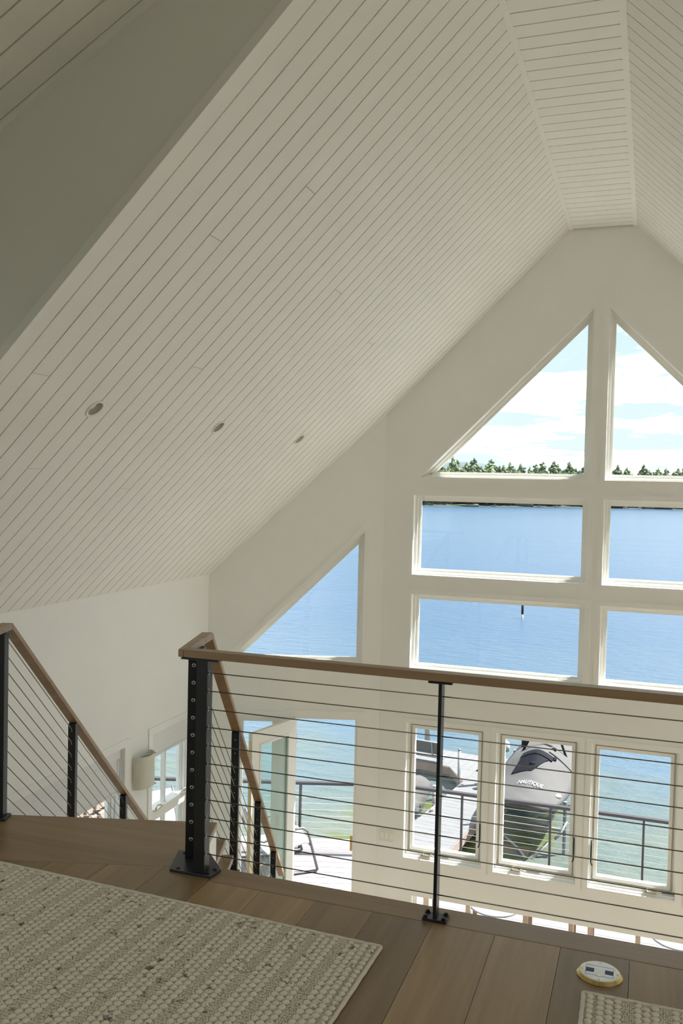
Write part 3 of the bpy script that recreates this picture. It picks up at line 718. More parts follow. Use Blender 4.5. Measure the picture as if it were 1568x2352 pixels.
# stair runs
RS = .745
def stair_run(tc, s_post, s_turn, posts, s_low, label, side):
    r = empty('stair_railing', st(s_post, tc, 0), label, 'railing')
    zr = lambda s: RZ0 - RS*max(0, s-s_turn)
    w = .026
    if side > 0:
        b0 = [Vector((-1.838+.0, YC-.027, 0)), Vector((-1.79, YC-.027, 0))]
        lv = [Vector((-1.815, YC-.027, 0)), Vector((-1.7905, YC-.027, 0)), Vector((-1.7905, YC+.027, 0)), st(s_turn, tc+w), st(s_turn, tc-w)]
        MB().slab([xy(p) for p in lv], [], f_top, RZ0, RZ1).build('level_handrail', 'oak_rail', r, bevel=.003, seg=2)
    else:
        lv = [st(s_post-.42, tc-w), st(s_post-.42, tc+w), st(s_turn, tc+w), st(s_turn, tc-w)]
        MB().slab([xy(p) for p in lv], [], f_top, RZ0, RZ1).build('level_handrail', 'oak_rail', r, bevel=.003, seg=2)
        yq = st(s_post-.40, tc)
        MB().box((XLW+.01, yq.y-.05, RZ0), (yq.x-.01, yq.y, RZ1)).build('return_handrail', 'oak_rail', r, bevel=.003)
        for z in CZ: MB().tube([(XLW+.01, yq.y-.025, z), (yq.x, yq.y-.025, z)], .0024, 6).build('cable', 'cable_steel', r)
    lo_, hi_ = s_turn, s_low; th = (RZ1-RZ0)*math.sqrt(1+RS*RS)
    p = [st(lo_, tc-w, zr(lo_)), st(lo_, tc+w, zr(lo_)), st(hi_, tc+w, zr(hi_)), st(hi_, tc-w, zr(hi_))]
    up_ = [st(lo_, tc-w, RZ1), st(lo_, tc+w, RZ1), st(hi_, tc+w, zr(hi_)+th), st(hi_, tc-w, zr(hi_)+th)]
    MB().hexa(p+up_).build('sloping_handrail', 'oak_rail', r, bevel=.003, seg=2)
    # newel
    tn = tc if side > 0 else tc-.024
    c = st(s_post, tn)
    ps = MB().obox(c+Vector((0, 0, (RZ0+.005)/2)), T, S, (0, 0, 1), PO, PO, (RZ0-.017)/2).build('newel_post', 'black_metal', r, bevel=.003, seg=2)
    MB().obox(st(s_post + (.02 if side > 0 else -.03), tc, RZ0-.004), T, S, (0, 0, 1), .027, .085 if side > 0 else .04, .0035).build('top_plate', 'black_metal', ps)
    if side < 0: MB().obox(st(s_post, tn, .006), T, S, (0, 0, 1), .04, .04, .006).build('base_plate', 'black_plate', ps, bevel=.0015)
    if side > 0:
        for z in CZ:
            cc = st(s_post-PO, tc, z-.0)
            MB().lathe(cc, -S, [(.0085, -.001), (.0085, .002), (.0065, .0035)], 14).build('cable_cap', 'steel', ps)
            MB().lathe(cc, -S, [(.004, .0033), (.004, .0040), (.003, .0042)], 10).build('cable_cap_socket', 'black_metal', ps)
    for s in posts:
        q = int((s-NOSE)/RUN)+1; zb = -min(q, NR)*RISE; zt = zr(s)-.002
        cpt = st(s, tc, (zb+zt)/2)
        pp = MB().obox(cpt, T, S, (0, 0, 1), .022, .022, (zt-zb)/2).build('post', 'black_metal', r, bevel=.002)
        MB().obox(st(s, tc, zb+.005), T, S, (0, 0, 1), .045, .045, .005).build('base_plate', 'black_plate', pp)
        mb = MB()
        for z in CZ:
            zz = z - RS*(s-s_turn)
            if zz > zb+.03: mb.lathe(st(s-.022, tc, zz+.016), -S, [(.003, -.001), (.003, .002), (.001, .003)], 6)
        tag(mb.build('cable_fittings', 'steel', pp), kind='stuff')
    for z in CZ:
        pts = [st(s_post+PO, tc, z)]
        s_a = s_turn; pts = [st(s_post+PO-.005, tc, z + (0.0)), st(s_low, tc, z - RS*(s_low-s_post-PO))]
        # cables run parallel to the pitch from the newel
        MB().tube(pts, .0022, 6).build('cable', 'cable_steel', r, smooth=True)
    return r
stair_run(-.757, 3.757, 4.03, (4.95, 6.0, 7.06), 7.75, 'cable railing on the right side of the stair, joined to the loft corner post', 1)
stair_run(-1.733, 4.12, 4.13, (5.07, 6.15, 7.2), 7.6, 'cable railing on the far left side of the stair', -1)

# ------------------------------------------------------------------ rugs
def rug(name, corner, ang, w, h, vis, label):
    """corner: the corner nearest the loft edge; the rug runs along local +x by w and local -y by h"""
    ca, sa = math.cos(ang), math.sin(ang); ex = Vector((ca, sa, 0)); ey = Vector((-sa, ca, 0)); c0 = Vector((*corner, 0))
    P = lambda u, v, z: c0 + ex*u - ey*v + Vector((0, 0, z))
    sx = 1 if w > 0 else -1; W = abs(w)
    t = empty(name, c0, label, 'rug', 'woven wool rugs on the loft floor')
    f = lambda u, v, d: P(sx*u, v, d)
    MB().slab(rect(.004, W-.004, .004, h-.004), [], f, .0005, .009).build('backing', 'rug_ground', t)
    def hem(p0, p1):
        b = MB()
        n = max(2, int((p1-p0).length/.02)); pts = [p0.lerp(p1, i/n) for i in range(n+1)]
        b.tube([p + Vector((random.uniform(-.0008, .0008), random.uniform(-.0008, .0008), 0)) for p in pts], [.0072+random.uniform(-.0006, .0006) for _ in pts], 7)
        b.build('hem', 'rug_edge', t, smooth=True)
    hem(f(0, .0, .0072), f(W, 0, .0072)); hem(f(.0, 0, .0072), f(.0, h, .0072)); hem(f(W, 0, .0072), f(W, h, .0072)); hem(f(0, h, .0072), f(W, h, .0072))
    bm = bmesh.new(); bmesh.ops.create_icosphere(bm, subdivisions=2, radius=1)
    bv = [v.co.copy() for v in bm.verts]; bf = [tuple(v.index for v in fc.verts) for fc in bm.faces]; bm.free()
    bm = bmesh.new(); bmesh.ops.create_icosphere(bm, subdivisions=1, radius=1)
    sv = [v.co.copy() for v in bm.verts]; sf = [tuple(v.index for v in fc.verts) for fc in bm.faces]; bm.free()
    vs, fs_ = [], []
    def blob(u, v, z, ru, rv, rz, tilt=0.0):
        n = len(vs); c_, s_ = math.cos(tilt), math.sin(tilt); big = ru > .01
        for q in (bv if big else sv):
            a, d_ = q.x*ru, q.y*rv
            vs.append(f(u + a*c_ - d_*s_, v + a*s_ + d_*c_, z + q.z*rz) - c0)
        fs_.extend(tuple(i+n for i in tri) for tri in (bf if big else sf))
    u0, u1, v1 = vis
    per, row = .112, .0280
    nr = int(v1/row)
    for r_ in range(nr):
        v = .020 + r_*row
        u = .022
        if u0 <= u: blob(u, v, .0098, .0108, .0120, .0072)
        base = .050
        while base < W-.03:
            for q in range(3):
                uu = base + .004 + q*.0262
                if u0 < uu < u1 and uu < W-.015:
                    vv = v + (.5*row if q == 1 else 0) + random.uniform(-.002, .002)
                    blob(uu, vv, .0090 + random.uniform(-.001, .001), .0122, .0136, .0072, random.uniform(-.6, .2))
                    blob(uu+.0130, vv+.012, .0088, .0052, .006, .005)
                    blob(uu+.003, vv+.0145, .0085, .0048, .004, .004)
            for q in range(5):
                uu = base + .0745 + q*.0066 + random.uniform(-.0012, .0012)
                if u0 < uu < u1 and uu < W-.012:
                    for hh in (0, .5):
                        blob(uu, v + hh*row + random.uniform(-.003, .003), .0092, .0029, .0078, .0040, random.uniform(-.5, .5))
            base += per
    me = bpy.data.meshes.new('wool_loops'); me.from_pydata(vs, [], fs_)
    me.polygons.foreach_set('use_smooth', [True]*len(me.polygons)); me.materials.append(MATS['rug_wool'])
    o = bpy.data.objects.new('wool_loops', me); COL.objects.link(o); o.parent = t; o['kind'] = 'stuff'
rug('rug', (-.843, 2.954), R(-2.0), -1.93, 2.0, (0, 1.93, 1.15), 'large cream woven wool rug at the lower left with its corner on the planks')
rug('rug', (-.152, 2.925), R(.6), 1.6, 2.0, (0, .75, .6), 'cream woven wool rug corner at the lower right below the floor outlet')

# ------------------------------------------------------------------ floor outlet
oc = Vector((-.110, 3.066, 0)); t = empty('floor_outlet', oc, 'round brass floor outlet with two dark flip lids', 'outlet')
MB().lathe(oc, (0, 0, 1), [(.075, 0), (.075, .003), (.066, .012), (.0655, .0125)], 40).build('ring', 'brass', t)
MB().lathe(oc, (0, 0, 1), [(.0625, .0115), (.0625, .0131), (.062, .0134)], 40).build('face_plate', 'brushed', t)
lid = rect(oc.x-.044, oc.x+.044, oc.y-.030, oc.y+.030)
MB().ring(inset(lid, -.0012), lid, f_top, .0128, .01365).build('lid_outline', 'lid_blue', t)
for sx in (-1, 1):
    MB().box((oc.x+sx*.031-.0135, oc.y-.013, .0128), (oc.x+sx*.031+.0135, oc.y+.012, .0142)).build('flip_lid', 'lid_blue', t, bevel=.0015)
MB().lathe((oc.x, oc.y-.030, .0128), (0, 0, 1), [(.0068, 0), (.0068, .0011), (.006, .0013)], 14).build('latch', 'brass', t)
for dx, dy in ((-.058, 0), (.058, 0), (0, -.054), (0, .057)): MB().lathe((oc.x+dx, oc.y+dy, .0128), (0, 0, 1), [(.0038, 0), (.0038, .0012), (.002, .0018)], 10).build('screw', 'brass', t)

# ================================================================== OUTDOORS
ZD = ZM                      # deck surface
ZW = -9.4                    # lake level
# ------------------------------------------------------------------ deck
dk = empty('deck', (-.5, 9.5, ZD), 'sunlit weathered plank deck outside the gable wall', 'deck')
pr0 = None
u0_, u1_ = -7.5, XB
for j in range(17):         # left part: boards parallel to the angled wall
    d0 = .19 + j*.14; d1 = d0+.134
    # mitre line bisects the two wall directions
    def mit(d): return XB - d*math.tan(PHI/2)*1.0
    P_ = lambda u, d: f_fac(u, 0, d)
    e0 = XB + (-d0*math.tan(PHI/2))*math.cos(PHI); e1 = XB + (-d1*math.tan(PHI/2))*math.cos(PHI)
    p = [P_(-7.6, d0), P_(e0, d0), P_(e1, d1), P_(-7.6, d1)]
    # end points measured along the facet
    def fp(s, d): return Vector((XB, D, 0)) + Vector((math.cos(PHI), math.sin(PHI), 0))*s + Vector((-math.sin(PHI), math.cos(PHI), 0))*d
    m0, m1 = d0*math.tan(PHI/2), d1*math.tan(PHI/2)
    p = [fp(-3.9, d0), fp(m0-.002, d0), fp(m1-.002, d1), fp(-3.9, d1)]
    MB().hexa([v+Vector((0, 0, ZD-.03)) for v in p]+[v+Vector((0, 0, ZD)) for v in p]).build('deck_plank', 'deck_wood', dk)
    if j > 14: continue
    p = [Vector((XB-m0+.002, D+d0, 0)), Vector((4.2, D+d0, 0)), Vector((4.2, D+d1, 0)), Vector((XB-m1+.002, D+d1, 0))]
    MB().hexa([v+Vector((0, 0, ZD-.03)) for v in p]+[v+Vector((0, 0, ZD)) for v in p]).build('deck_plank', 'deck_wood', dk)
MB().box((-3.0, D+.2, ZD-.3), (4.2, D+2.25, ZD-.035)).build('joists', 'bark', dk)
jl = [fp(-3.9, .2), fp(.3, .2), fp(.35, 2.55), fp(-3.9, 2.55)]
MB().hexa([v+Vector((0, 0, ZD-.3)) for v in jl]+[v+Vector((0, 0, ZD-.035)) for v in jl]).build('joists', 'bark', dk)
# deck railing
DR = 2.26; ZR_ = -2.04
rr = empty('deck_railing', (-1.0, D+DR, ZD), 'dark metal cable railing around the sunny deck', 'railing')
mt = DR*math.tan(PHI/2)
A_, B_, C_ = fp(-3.8, DR), Vector((XB-mt, D+DR, 0)), Vector((4.1, D+DR, 0))
def rail_seg(p, q):
    d = (q-p).normalized(); nrm = Vector((-d.y, d.x, 0))
    pts = [p-nrm*.03, q-nrm*.03, q+nrm*.03, p+nrm*.03]
    MB().hexa([v+Vector((0, 0, ZR_-.035)) for v in pts]+[v+Vector((0, 0, ZR_)) for v in pts]).build('top_rail', 'deck_rail_metal', rr, bevel=.004)
    for i in range(9):
        z = ZD + .09 + i*.078
        MB().tube([p+Vector((0, 0, z)), q+Vector((0, 0, z))], .0032, 6).build('cable', 'steel', rr)
rail_seg(A_, B_); rail_seg(B_, C_)
for c in [Vector((x, D+DR, 0)) for x in (-2.018, -.976, .05, 1.07, 2.1, 3.1, 4.05)] + [B_, Vector((-4.0, 10.16, 0)) if False else fp((-3.955-XB)/math.cos(PHI)+DR*math.tan(PHI), DR), fp(-2.9, DR), fp(-3.75, DR)]:
    MB().box((c.x-.012, c.y-.02, ZD), (c.x+.012, c.y+.02, ZR_-.036)).build('post', 'deck_rail_metal', rr)
# side railing on the left of the deck, seen through the twin window
rs_ = empty('deck_railing', fp(-3.8, 1.2)+Vector((0, 0, ZD)), 'deck side railing seen through the narrow twin window', 'railing')
p, q = fp(-3.8, .3), fp(-3.8, DR-.05)
MB().tube([p+Vector((0, 0, ZR_)), q+Vector((0, 0, ZR_))], .02, 6).build('top_rail', 'deck_rail_metal', rs_)
for i in range(9): MB().tube([p+Vector((0, 0, ZD+.09+i*.078)), q+Vector((0, 0, ZD+.09+i*.078))], .0032, 6).build('cable', 'steel', rs_)
for q_ in (.32, 1.25): 
    c = fp(-3.8, q_); MB().box((c.x-.012, c.y-.012, ZD), (c.x+.012, c.y+.012, ZR_)).build('post', 'deck_rail_metal', rs_)

# lounge chair on the deck (sled frame, sling seat)
def lounge_chair(loc, ang, label):
    t = empty('deck_chair', loc, label, 'chair', rz=ang)
    o = Vector(loc)
    def part(mb, name, mat, smooth=False, parent=None):
        me = mb.build(name, mat, parent or t, origin=(0, 0, 0), smooth=smooth); return me
    for s in (-.29, .29):    # x forward, y across
        pts = [(-.42, s, .04), (-.2, s, .02), (.36, s, .018), (.375, s, .03), (.30, s, .30), (.245, s, .49), (.19, s, .535), (.10, s, .535), (-.28, s, .43), (-.36, s, .46), (-.50, s, .84)]
        part(MB().tube(pts, .016, 8), 'side_frame', 'chair_frame', True)
    mb = MB(); n = 14
    prof = [(.31, .34), (.22, .36), (.05, .32), (-.12, .28), (-.22, .28), (-.30, .36), (-.38, .55), (-.46, .76), (-.49, .83)]
    vs, fc = [], []
    for (a, z) in prof: vs += [(a, -.275, z), (a, .275, z), (a, .275, z-.012), (a, -.275, z-.012)]
    for i in range(len(prof)-1):
        for k_ in range(4): fc.append((i*4+k_, i*4+(k_+1) % 4, (i+1)*4+(k_+1) % 4, (i+1)*4+k_))
    fc += [(0, 1, 2, 3), tuple(range((len(prof)-1)*4, len(prof)*4))]
    part(mb.add(vs, fc), 'sling', 'sling')
    part(MB().tube([(.28, -.29, .33), (.28, .29, .33)], .012, 6), 'cross_bar', 'chair_frame')
    part(MB().tube([(-.25, -.29, .02), (-.25, .29, .02)], .012, 6), 'cross_bar', 'chair_frame')
    return t
lounge_chair((-3.98, 9.50, ZD), R(40), 'grey sling lounge chair with bent tube frame on the deck beyond the open door')
lounge_chair((-5.05, 8.75, ZD), R(-35), 'grey sling lounge chair on the deck behind the sidelight')

# dining chairs and round tables behind the low strip window
def low_chair(loc, label):
    t = empty('patio_chair', loc, label, 'chair', 'low teak chairs behind the low strip window')
    w = .213
    for sx in (-w, w):
        MB().box((sx-.022, -.21, 0), (sx+.022, -.165, .64)).build('leg', 'teak', t, origin=(0, 0, 0))
        MB().box((sx-.022, .19, 0), (sx+.022, .235, .47)).build('leg', 'teak', t, origin=(0, 0, 0))
    for q in range(6): MB().box((-w-.02, -.16+q*.068, .47), (w+.02, -.105+q*.068, .49)).build('seat_slat', 'teak', t, origin=(0, 0, 0))
    for q in range(1): MB().box((-w+.02, -.20, .56), (w-.02, -.18, .63)).build('back_slat', 'teak', t, origin=(0, 0, 0))
low_chair((-1.77, 8.72, ZD), 'low teak chair behind the strip window, left of the three')
low_chair((-.79, 8.72, ZD), 'low teak chair behind the strip window, middle of the three')
low_chair((-.19, 8.72, ZD), 'low teak chair behind the strip window, right of the three')
def patio_table(loc, label):
    t = empty('patio_table', loc, label, 'table', 'round tables behind the low strip window')
    c = Vector(loc)
    MB().lathe(c, (0, 0, 1), [(.19, 0), (.19, .015), (.03, .03)], 24).build('base', 'chair_frame', t)
    MB().lathe(c, (0, 0, 1), [(.02, .02), (.02, .36)], 12).build('pedestal', 'chair_frame', t)
    MB().lathe(c, (0, 0, 1), [(.23, .355), (.25, .36), (.25, .375), (.24, .38)], 40).build('top', 'table_white', t)
patio_table((-1.33, 8.70, ZD), 'small round patio table behind the strip window near the slim post')
patio_table((.38, 8.70, ZD), 'small round patio table behind the right end of the strip window')

# ------------------------------------------------------------------ terrain and lake
def sheet(name, pts, mat):      # grid of rows [(x, y, z), ...]
    mb = MB(); n = len(pts[0]); vs = [p for r in pts for p in r]
    mb.add(vs, [(i*n+j, i*n+j+1, (i+1)*n+j+1, (i+1)*n+j) for i in range(len(pts)-1) for j in range(n-1)])
    return mb.build(name, mat, smooth=True)
rows = []
for y, z in ((-40, -3.2), (0, -3.2), (8.4, -3.4), (11.5, -4.2), (17, -7.2), (22, -9.2), (24.0, -9.6), (30, -10.6)):
    rows.append([(x, y + (abs(x)*.02), z + random.uniform(-.12, .12)) for x in range(-120, 121, 8)])
tag(sheet('ground', rows, 'land'), 'sloping shore below the deck', 'ground', kind='structure')
# stone retaining wall outside the shaded window
sw = empty('stone_wall', (-8.0, 10.5, -5.0), 'stone retaining wall glimpsed below the long roller shade', 'wall')
MB().box((-8.3, 8.6, -5.0), (-8.06, 12.2, -3.02)).build('core', 'mortar', sw)
random.seed(11)
zz = -5.0
stones = []
while zz < -3.05:
    h = random.uniform(.16, .24); yy = 8.6 + random.uniform(-.1, .1)
    while yy < 12.0:
        l = random.uniform(.22, .48); j = random.uniform(0, .04)
        MB().hexa([(-8.08, yy+.01, zz+.01), (-8.00+j, yy+.03, zz+.03), (-8.00+j, yy+l-.03, zz+.03), (-8.08, yy+l-.01, zz+.01),
                   (-8.08, yy+.01, zz+h-.01), (-8.00+j, yy+.03, zz+h-.03), (-8.00+j, yy+l-.03, zz+h-.03), (-8.08, yy+l-.01, zz+h-.01)]).build('stone', 'stone', sw, bevel=.012)
        yy += l
    zz += h
lk = MB().add([(-1500, 12, ZW), (1500, 12, ZW), (1500, 760, ZW), (-1500, 760, ZW)], [(0, 1, 2, 3)]).build('lake', 'lake_water')
tag(lk, 'wide blue lake stretching to the far wooded shore', 'lake', kind='stuff')

# ------------------------------------------------------------------ dock
def wz(p, z): return Vector((p[0], p[1], z))
DZ = ZW+.55
dt = Vector((.148, .989, 0)).normalized(); dn = Vector((dt.y, -dt.x, 0))      # along the walkway; to its right
w0 = Vector((-6.62, 26.61, 0))
W_ = lambda a, b, z=0.0: w0 + dt*a + dn*b + Vector((0, 0, z))
dock = empty('dock', W_(0, .8, ZW), 'grey plank dock running out into the lake', 'dock')
def plank(p, name='dock_plank'):
    MB().hexa([v+Vector((0, 0, DZ-.05)) for v in p]+[v+Vector((0, 0, DZ)) for v in p]).build(name, 'dock_plank', dock)
a = -12.0; n = 0
while a < 7.6:
    plank([W_(a, 0), W_(a, 1.68), W_(a+.292, 1.68), W_(a+.292, 0)]); a += .30
# cross section at the end, running left
b = -4.2
while b < 1.6:
    plank([W_(5.75, b), W_(5.75, b+.292), W_(7.62, b+.292), W_(7.62, b)]) if b < 0 else None; b += .30
plank([W_(4.45, -.005), W_(5.74, -.005), W_(5.74, -1.0)] + [W_(5.73, -1.01)], 'gusset')
MB().hexa([W_(-12, -.03, DZ-.3), W_(-12, .03, DZ-.3), W_(7.6, .03, DZ-.3), W_(7.6, -.03, DZ-.3), W_(-12, -.03, DZ-.02), W_(-12, .03, DZ-.02), W_(7.6, .03, DZ-.02), W_(7.6, -.03, DZ-.02)]).build('beam', 'dock_frame', dock)
MB().hexa([W_(-12, 1.66, DZ-.3), W_(-12, 1.70, DZ-.3), W_(7.6, 1.70, DZ-.3), W_(7.6, 1.66, DZ-.3), W_(-12, 1.66, DZ-.02), W_(-12, 1.70, DZ-.02), W_(7.6, 1.70, DZ-.02), W_(7.6, 1.66, DZ-.02)]).build('beam', 'dock_frame', dock)
MB().hexa([W_(5.72, -4.2, DZ-.3), W_(5.72, -1, DZ-.3), W_(5.76, -1, DZ-.3), W_(5.76, -4.2, DZ-.3), W_(5.72, -4.2, DZ-.02), W_(5.72, -1, DZ-.02), W_(5.76, -1, DZ-.02), W_(5.76, -4.2, DZ-.02)]).build('beam', 'dock_frame', dock)
MB().hexa([W_(4.42, -.02, DZ-.3), W_(4.46, .0, DZ-.3), W_(5.76, -1.0, DZ-.3), W_(5.72, -1.02, DZ-.3), W_(4.42, -.02, DZ-.02), W_(4.46, .0, DZ-.02), W_(5.76, -1.0, DZ-.02), W_(5.72, -1.02, DZ-.02)]).build('beam', 'dock_frame', dock)
for (a, b) in ((-9, -.05), (-9, 1.72), (-4, 1.72), (1.5, 1.72), (6.6, -3.9), (7.5, 1.72)): MB().tube([W_(a, b, ZW-1.6), W_(a, b, DZ+.1)], .05, 8).build('pile', 'dock_frame', dock)
MB().box((-4.6, 26.0, ZW-.6), (-3.05, 26.75, ZW-.02)) and None
# dock things
def pile_cap(p, h, label, r=.11):
    t = empty('mooring_post', p, label, 'post'); p = Vector(p)
    MB().lathe(p, (0, 0, 1), [(r, 0), (r, h-.12), (r*.9, h-.05), (r*.55, h-.01), (r*.2, h)], 14).build('sleeve', 'pvc_white', t, smooth=True)
    MB().lathe(p, (0, 0, 1), [(r*1.3, 0), (r*1.3, .05), (r*1.02, .06)], 14).build('collar', 'dock_frame', t)
pile_cap(W_(7.55, -2.65, DZ), 1.15, 'white capped mooring post behind the grey panel on the dock')
pile_cap(W_(7.5, 3.9, ZW-.3), 2.6, 'white mooring post left of the covered boat', .13)
t = empty('dock_pole', W_(4.25, -.10, DZ), 'slim white pole at the inner corner of the dock', 'pole')
MB().tube([W_(4.25, -.10, ZW-.5), W_(4.25, -.10, DZ+1.15)], .055, 10).build('shaft', 'pvc_white', t, smooth=True)
MB().lathe(W_(4.25, -.10, DZ+1.15), (0, 0, 1), [(.06, 0), (.06, .03), (.03, .05)], 10).build('cap', 'sign_grey', t)
t = empty('dock_pole', W_(2.3, -.25, ZW), 'short white pole beside the small covered craft', 'pole')
MB().tube([W_(2.3, -.25, ZW-.5), W_(2.3, -.25, ZW+.95)], .07, 10).build('shaft', 'pvc_white', t, smooth=True)
MB().lathe(W_(2.3, -.25, ZW+.95), (0, 0, 1), [(.075, 0), (.075, .03), (.04, .05)], 10).build('cap', 'pvc_white', t)
# grey panel (flip-up bench) on its post
pc = W_(6.3, -1.95, DZ); t = empty('dock_bench', pc, 'grey panel bench on a thin post at the dock edge', 'bench')
MB().tube([W_(5.7, -1.42, DZ-.3), W_(5.7, -1.42, DZ+.25)], .035, 8).build('post', 'lift_metal', t)
MB().obox(W_(5.9, -2.0, DZ+.55), dn, dt, (0, 0, 1), .50, .03, .20).build('back_panel', 'sign_grey', t, bevel=.01)
MB().ring([(-.53, -.23), (.53, -.23), (.53, .23), (-.53, .23)], [(-.495, -.195), (.495, -.195), (.495, .195), (-.495, .195)], lambda u, v, d: W_(5.9+d, -2.0+u, DZ+.55+v), -.045, .045).build('edge_frame', 'pvc_white', t)
MB().obox(W_(5.95, -1.9, DZ+.24), dn, dt, (0, 0, 1), .62, .18, .025).build('seat', 'pvc_white', t)
MB().tube([W_(5.85, -1.80, DZ+.75), W_(5.80, -1.75, DZ+.40), W_(5.78, -1.68, DZ+.22)], .03, 8).build('brace', 'lift_metal', t)
t = empty('dock_cleat', W_(1.2, .12, DZ), 'small metal cleat on the near dock edge', 'cleat')
MB().tube([W_(1.05, .12, DZ+.07), W_(1.2, .12, DZ+.08), W_(1.35, .12, DZ+.07)], .03, 8).build('horn', 'lift_metal', t)
MB().obox(W_(1.2, .12, DZ+.03), dn, dt, (0, 0, 1), .05, .07, .035).build('base', 'dock_frame', t)

# ------------------------------------------------------------------ boats under covers
def lerp_tab(tab, s):
    for i in range(len(tab)-1):
        if tab[i][0] <= s <= tab[i+1][0]:
            k_ = (s-tab[i][0])/(tab[i+1][0]-tab[i][0]); return tab[i][1] + (tab[i+1][1]-tab[i][1])*k_
    return tab[-1][1] if s > tab[-1][0] else tab[0][1]
def cover_surface(tw, tg, tcn, pw):
    def sf(s, q):            # s along the boat from the bow, q from -1 to 1 across
        w, g, c = lerp_tab(tw, s), lerp_tab(tg, s), lerp_tab(tcn, s)
        return Vector((q*w, s, g + (c-g)*(1-abs(q)**pw)))
    return sf
LIFT = ZW+.95
bo = Vector((-3.32, 26.35, LIFT))
bang = math.atan2(-.055, .998)
boat = empty('motor_boat', bo, 'motor boat under a grey fitted cover on its lift', 'boat', rz=bang)
tw = [(0, .62), (.25, .86), (.8, 1.06), (1.8, 1.2), (3.5, 1.25), (6.8, 1.18)]
tg = [(0, .66), (1.0, .70), (3.0, .74), (6.8, .72)]
tcn = [(0, .72), (.5, .86), (1.0, .99), (1.65, 1.22), (2.5, 1.56), (3.2, 1.60), (4.0, 1.45), (5.0, 1.2), (6.8, .85)]
sf = cover_surface(tw, tg, tcn, 1.55)
mb = MB(); ss = [i*.17 for i in range(41)]; qs = [-1+i*.125 for i in range(17)]
vs = [sf(s, q) + Vector((0, 0, .018*math.sin(s*9+q*7)*(1-abs(q)))) for s in ss for q in qs]; n = len(qs)
fc = [(i*n+j, i*n+j+1, (i+1)*n+j+1, (i+1)*n+j) for i in range(len(ss)-1) for j in range(n-1)]
k0 = len(vs)
# skirt
sk = [v + Vector((-.03 if v.x > 0 else .03, 0, -.10)) for v in [sf(s, -1) for s in ss] + [sf(s, 1) for s in ss]]
vs += sk
for i in range(len(ss)-1):
    fc.append((i*n, (i+1)*n, k0+i+1, k0+i)); fc.append((i*n+n-1, k0+len(ss)+i, k0+len(ss)+i+1, (i+1)*n+n-1))
fr_ = [len(vs)+j for j in range(n)]; vs += [sf(0, q)+Vector((0, .05, -.10)) for q in qs]
for j in range(n-1): fc.append((j, fr_[j], fr_[j+1], j+1))
bk = [len(vs)+j for j in range(n)]; vs += [sf(6.8, q)+Vector((0, -.05, -.22)) for q in qs]
for j in range(n-1): fc.append(((len(ss)-1)*n+j, (len(ss)-1)*n+j+1, bk[j+1], bk[j]))
cov = mb.add(vs, fc).build('cover', 'boat_cover', boat, origin=(0, 0, 0), smooth=True)
def patch(name, mat, s0, s1, q0, q1, off, parent, ns=6, nq=8, skew=0.0, widen=0.0):
    m_ = MB(); vs = []
    for i in range(ns+1):
        for j in range(nq+1):
            s = s0+(s1-s0)*i/ns; q = q0+(q1-q0)*j/nq + skew*(i/ns) + widen*(i/ns)*(j/nq); p = sf(s, q); vs.append(p + Vector((0, -.3, 1)).normalized()*off)
    nn_ = len(vs); vs += [v - Vector((0, -.3, 1)).normalized()*(off+.02) for v in vs]; w = nq+1
    fc = [(i*w+j, i*w+j+1, (i+1)*w+j+1, (i+1)*w+j) for i in range(ns) for j in range(nq)]
    fc += [tuple(nn_+k for k in reversed(f_)) for f_ in fc]
    m_.add(vs, fc)
    for i in range(ns): m_.f += [(i*w, (i+1)*w, nn_+(i+1)*w, nn_+i*w), (i*w+nq, nn_+i*w+nq, nn_+(i+1)*w+nq, (i+1)*w+nq)]
    for j in range(nq): m_.f += [(j, nn_+j, nn_+j+1, j+1), (ns*w+j, ns*w+j+1, nn_+ns*w+j+1, nn_+ns*w+j)]
    return m_.build(name, mat, parent, origin=(0, 0, 0))
patch('vent_window', 'boat_dark', 1.66, 2.42, -.54, .0, .03, boat, skew=.14, widen=.18)
patch('visor', 'boat_dark', 2.46, 2.80, -.42, .40, .04, boat, skew=.03)
patch('side_strap', 'boat_dark', 3.0, 3.06, .25, .9, .02, boat)
for (s, q) in ((2.0, -.03), (2.7, .42), (3.6, .30), (1.0, .86)):
    c = sf(s, q); MB().lathe(c, Vector((0, -.3, 1)), [(.09, 0), (.09, .05), (.05, .07)], 10).build('vent_cap', 'boat_dark' if q < .8 else 'boat_white', boat, origin=(0, 0, 0))
# tower canopy above the cover
MB().hexa([(-.40, 3.95, 1.70), (.40, 3.95, 1.70), (.48, 4.75, 1.72), (-.48, 4.75, 1.72), (-.34, 4.0, 1.84), (.34, 4.0, 1.84), (.42, 4.7, 1.90), (-.42, 4.7, 1.90)]).build('tower_canopy', 'boat_cover', boat, origin=(0, 0, 0), bevel=.04, seg=2)
for s in (-.5, .5): MB().tube([(s*1.7, 3.9, .85), (s*1.1, 4.1, 1.5), (s*.7, 4.3, 1.74)], .04, 8).build('tower_arm', 'boat_dark', boat, origin=(0, 0, 0), smooth=True)
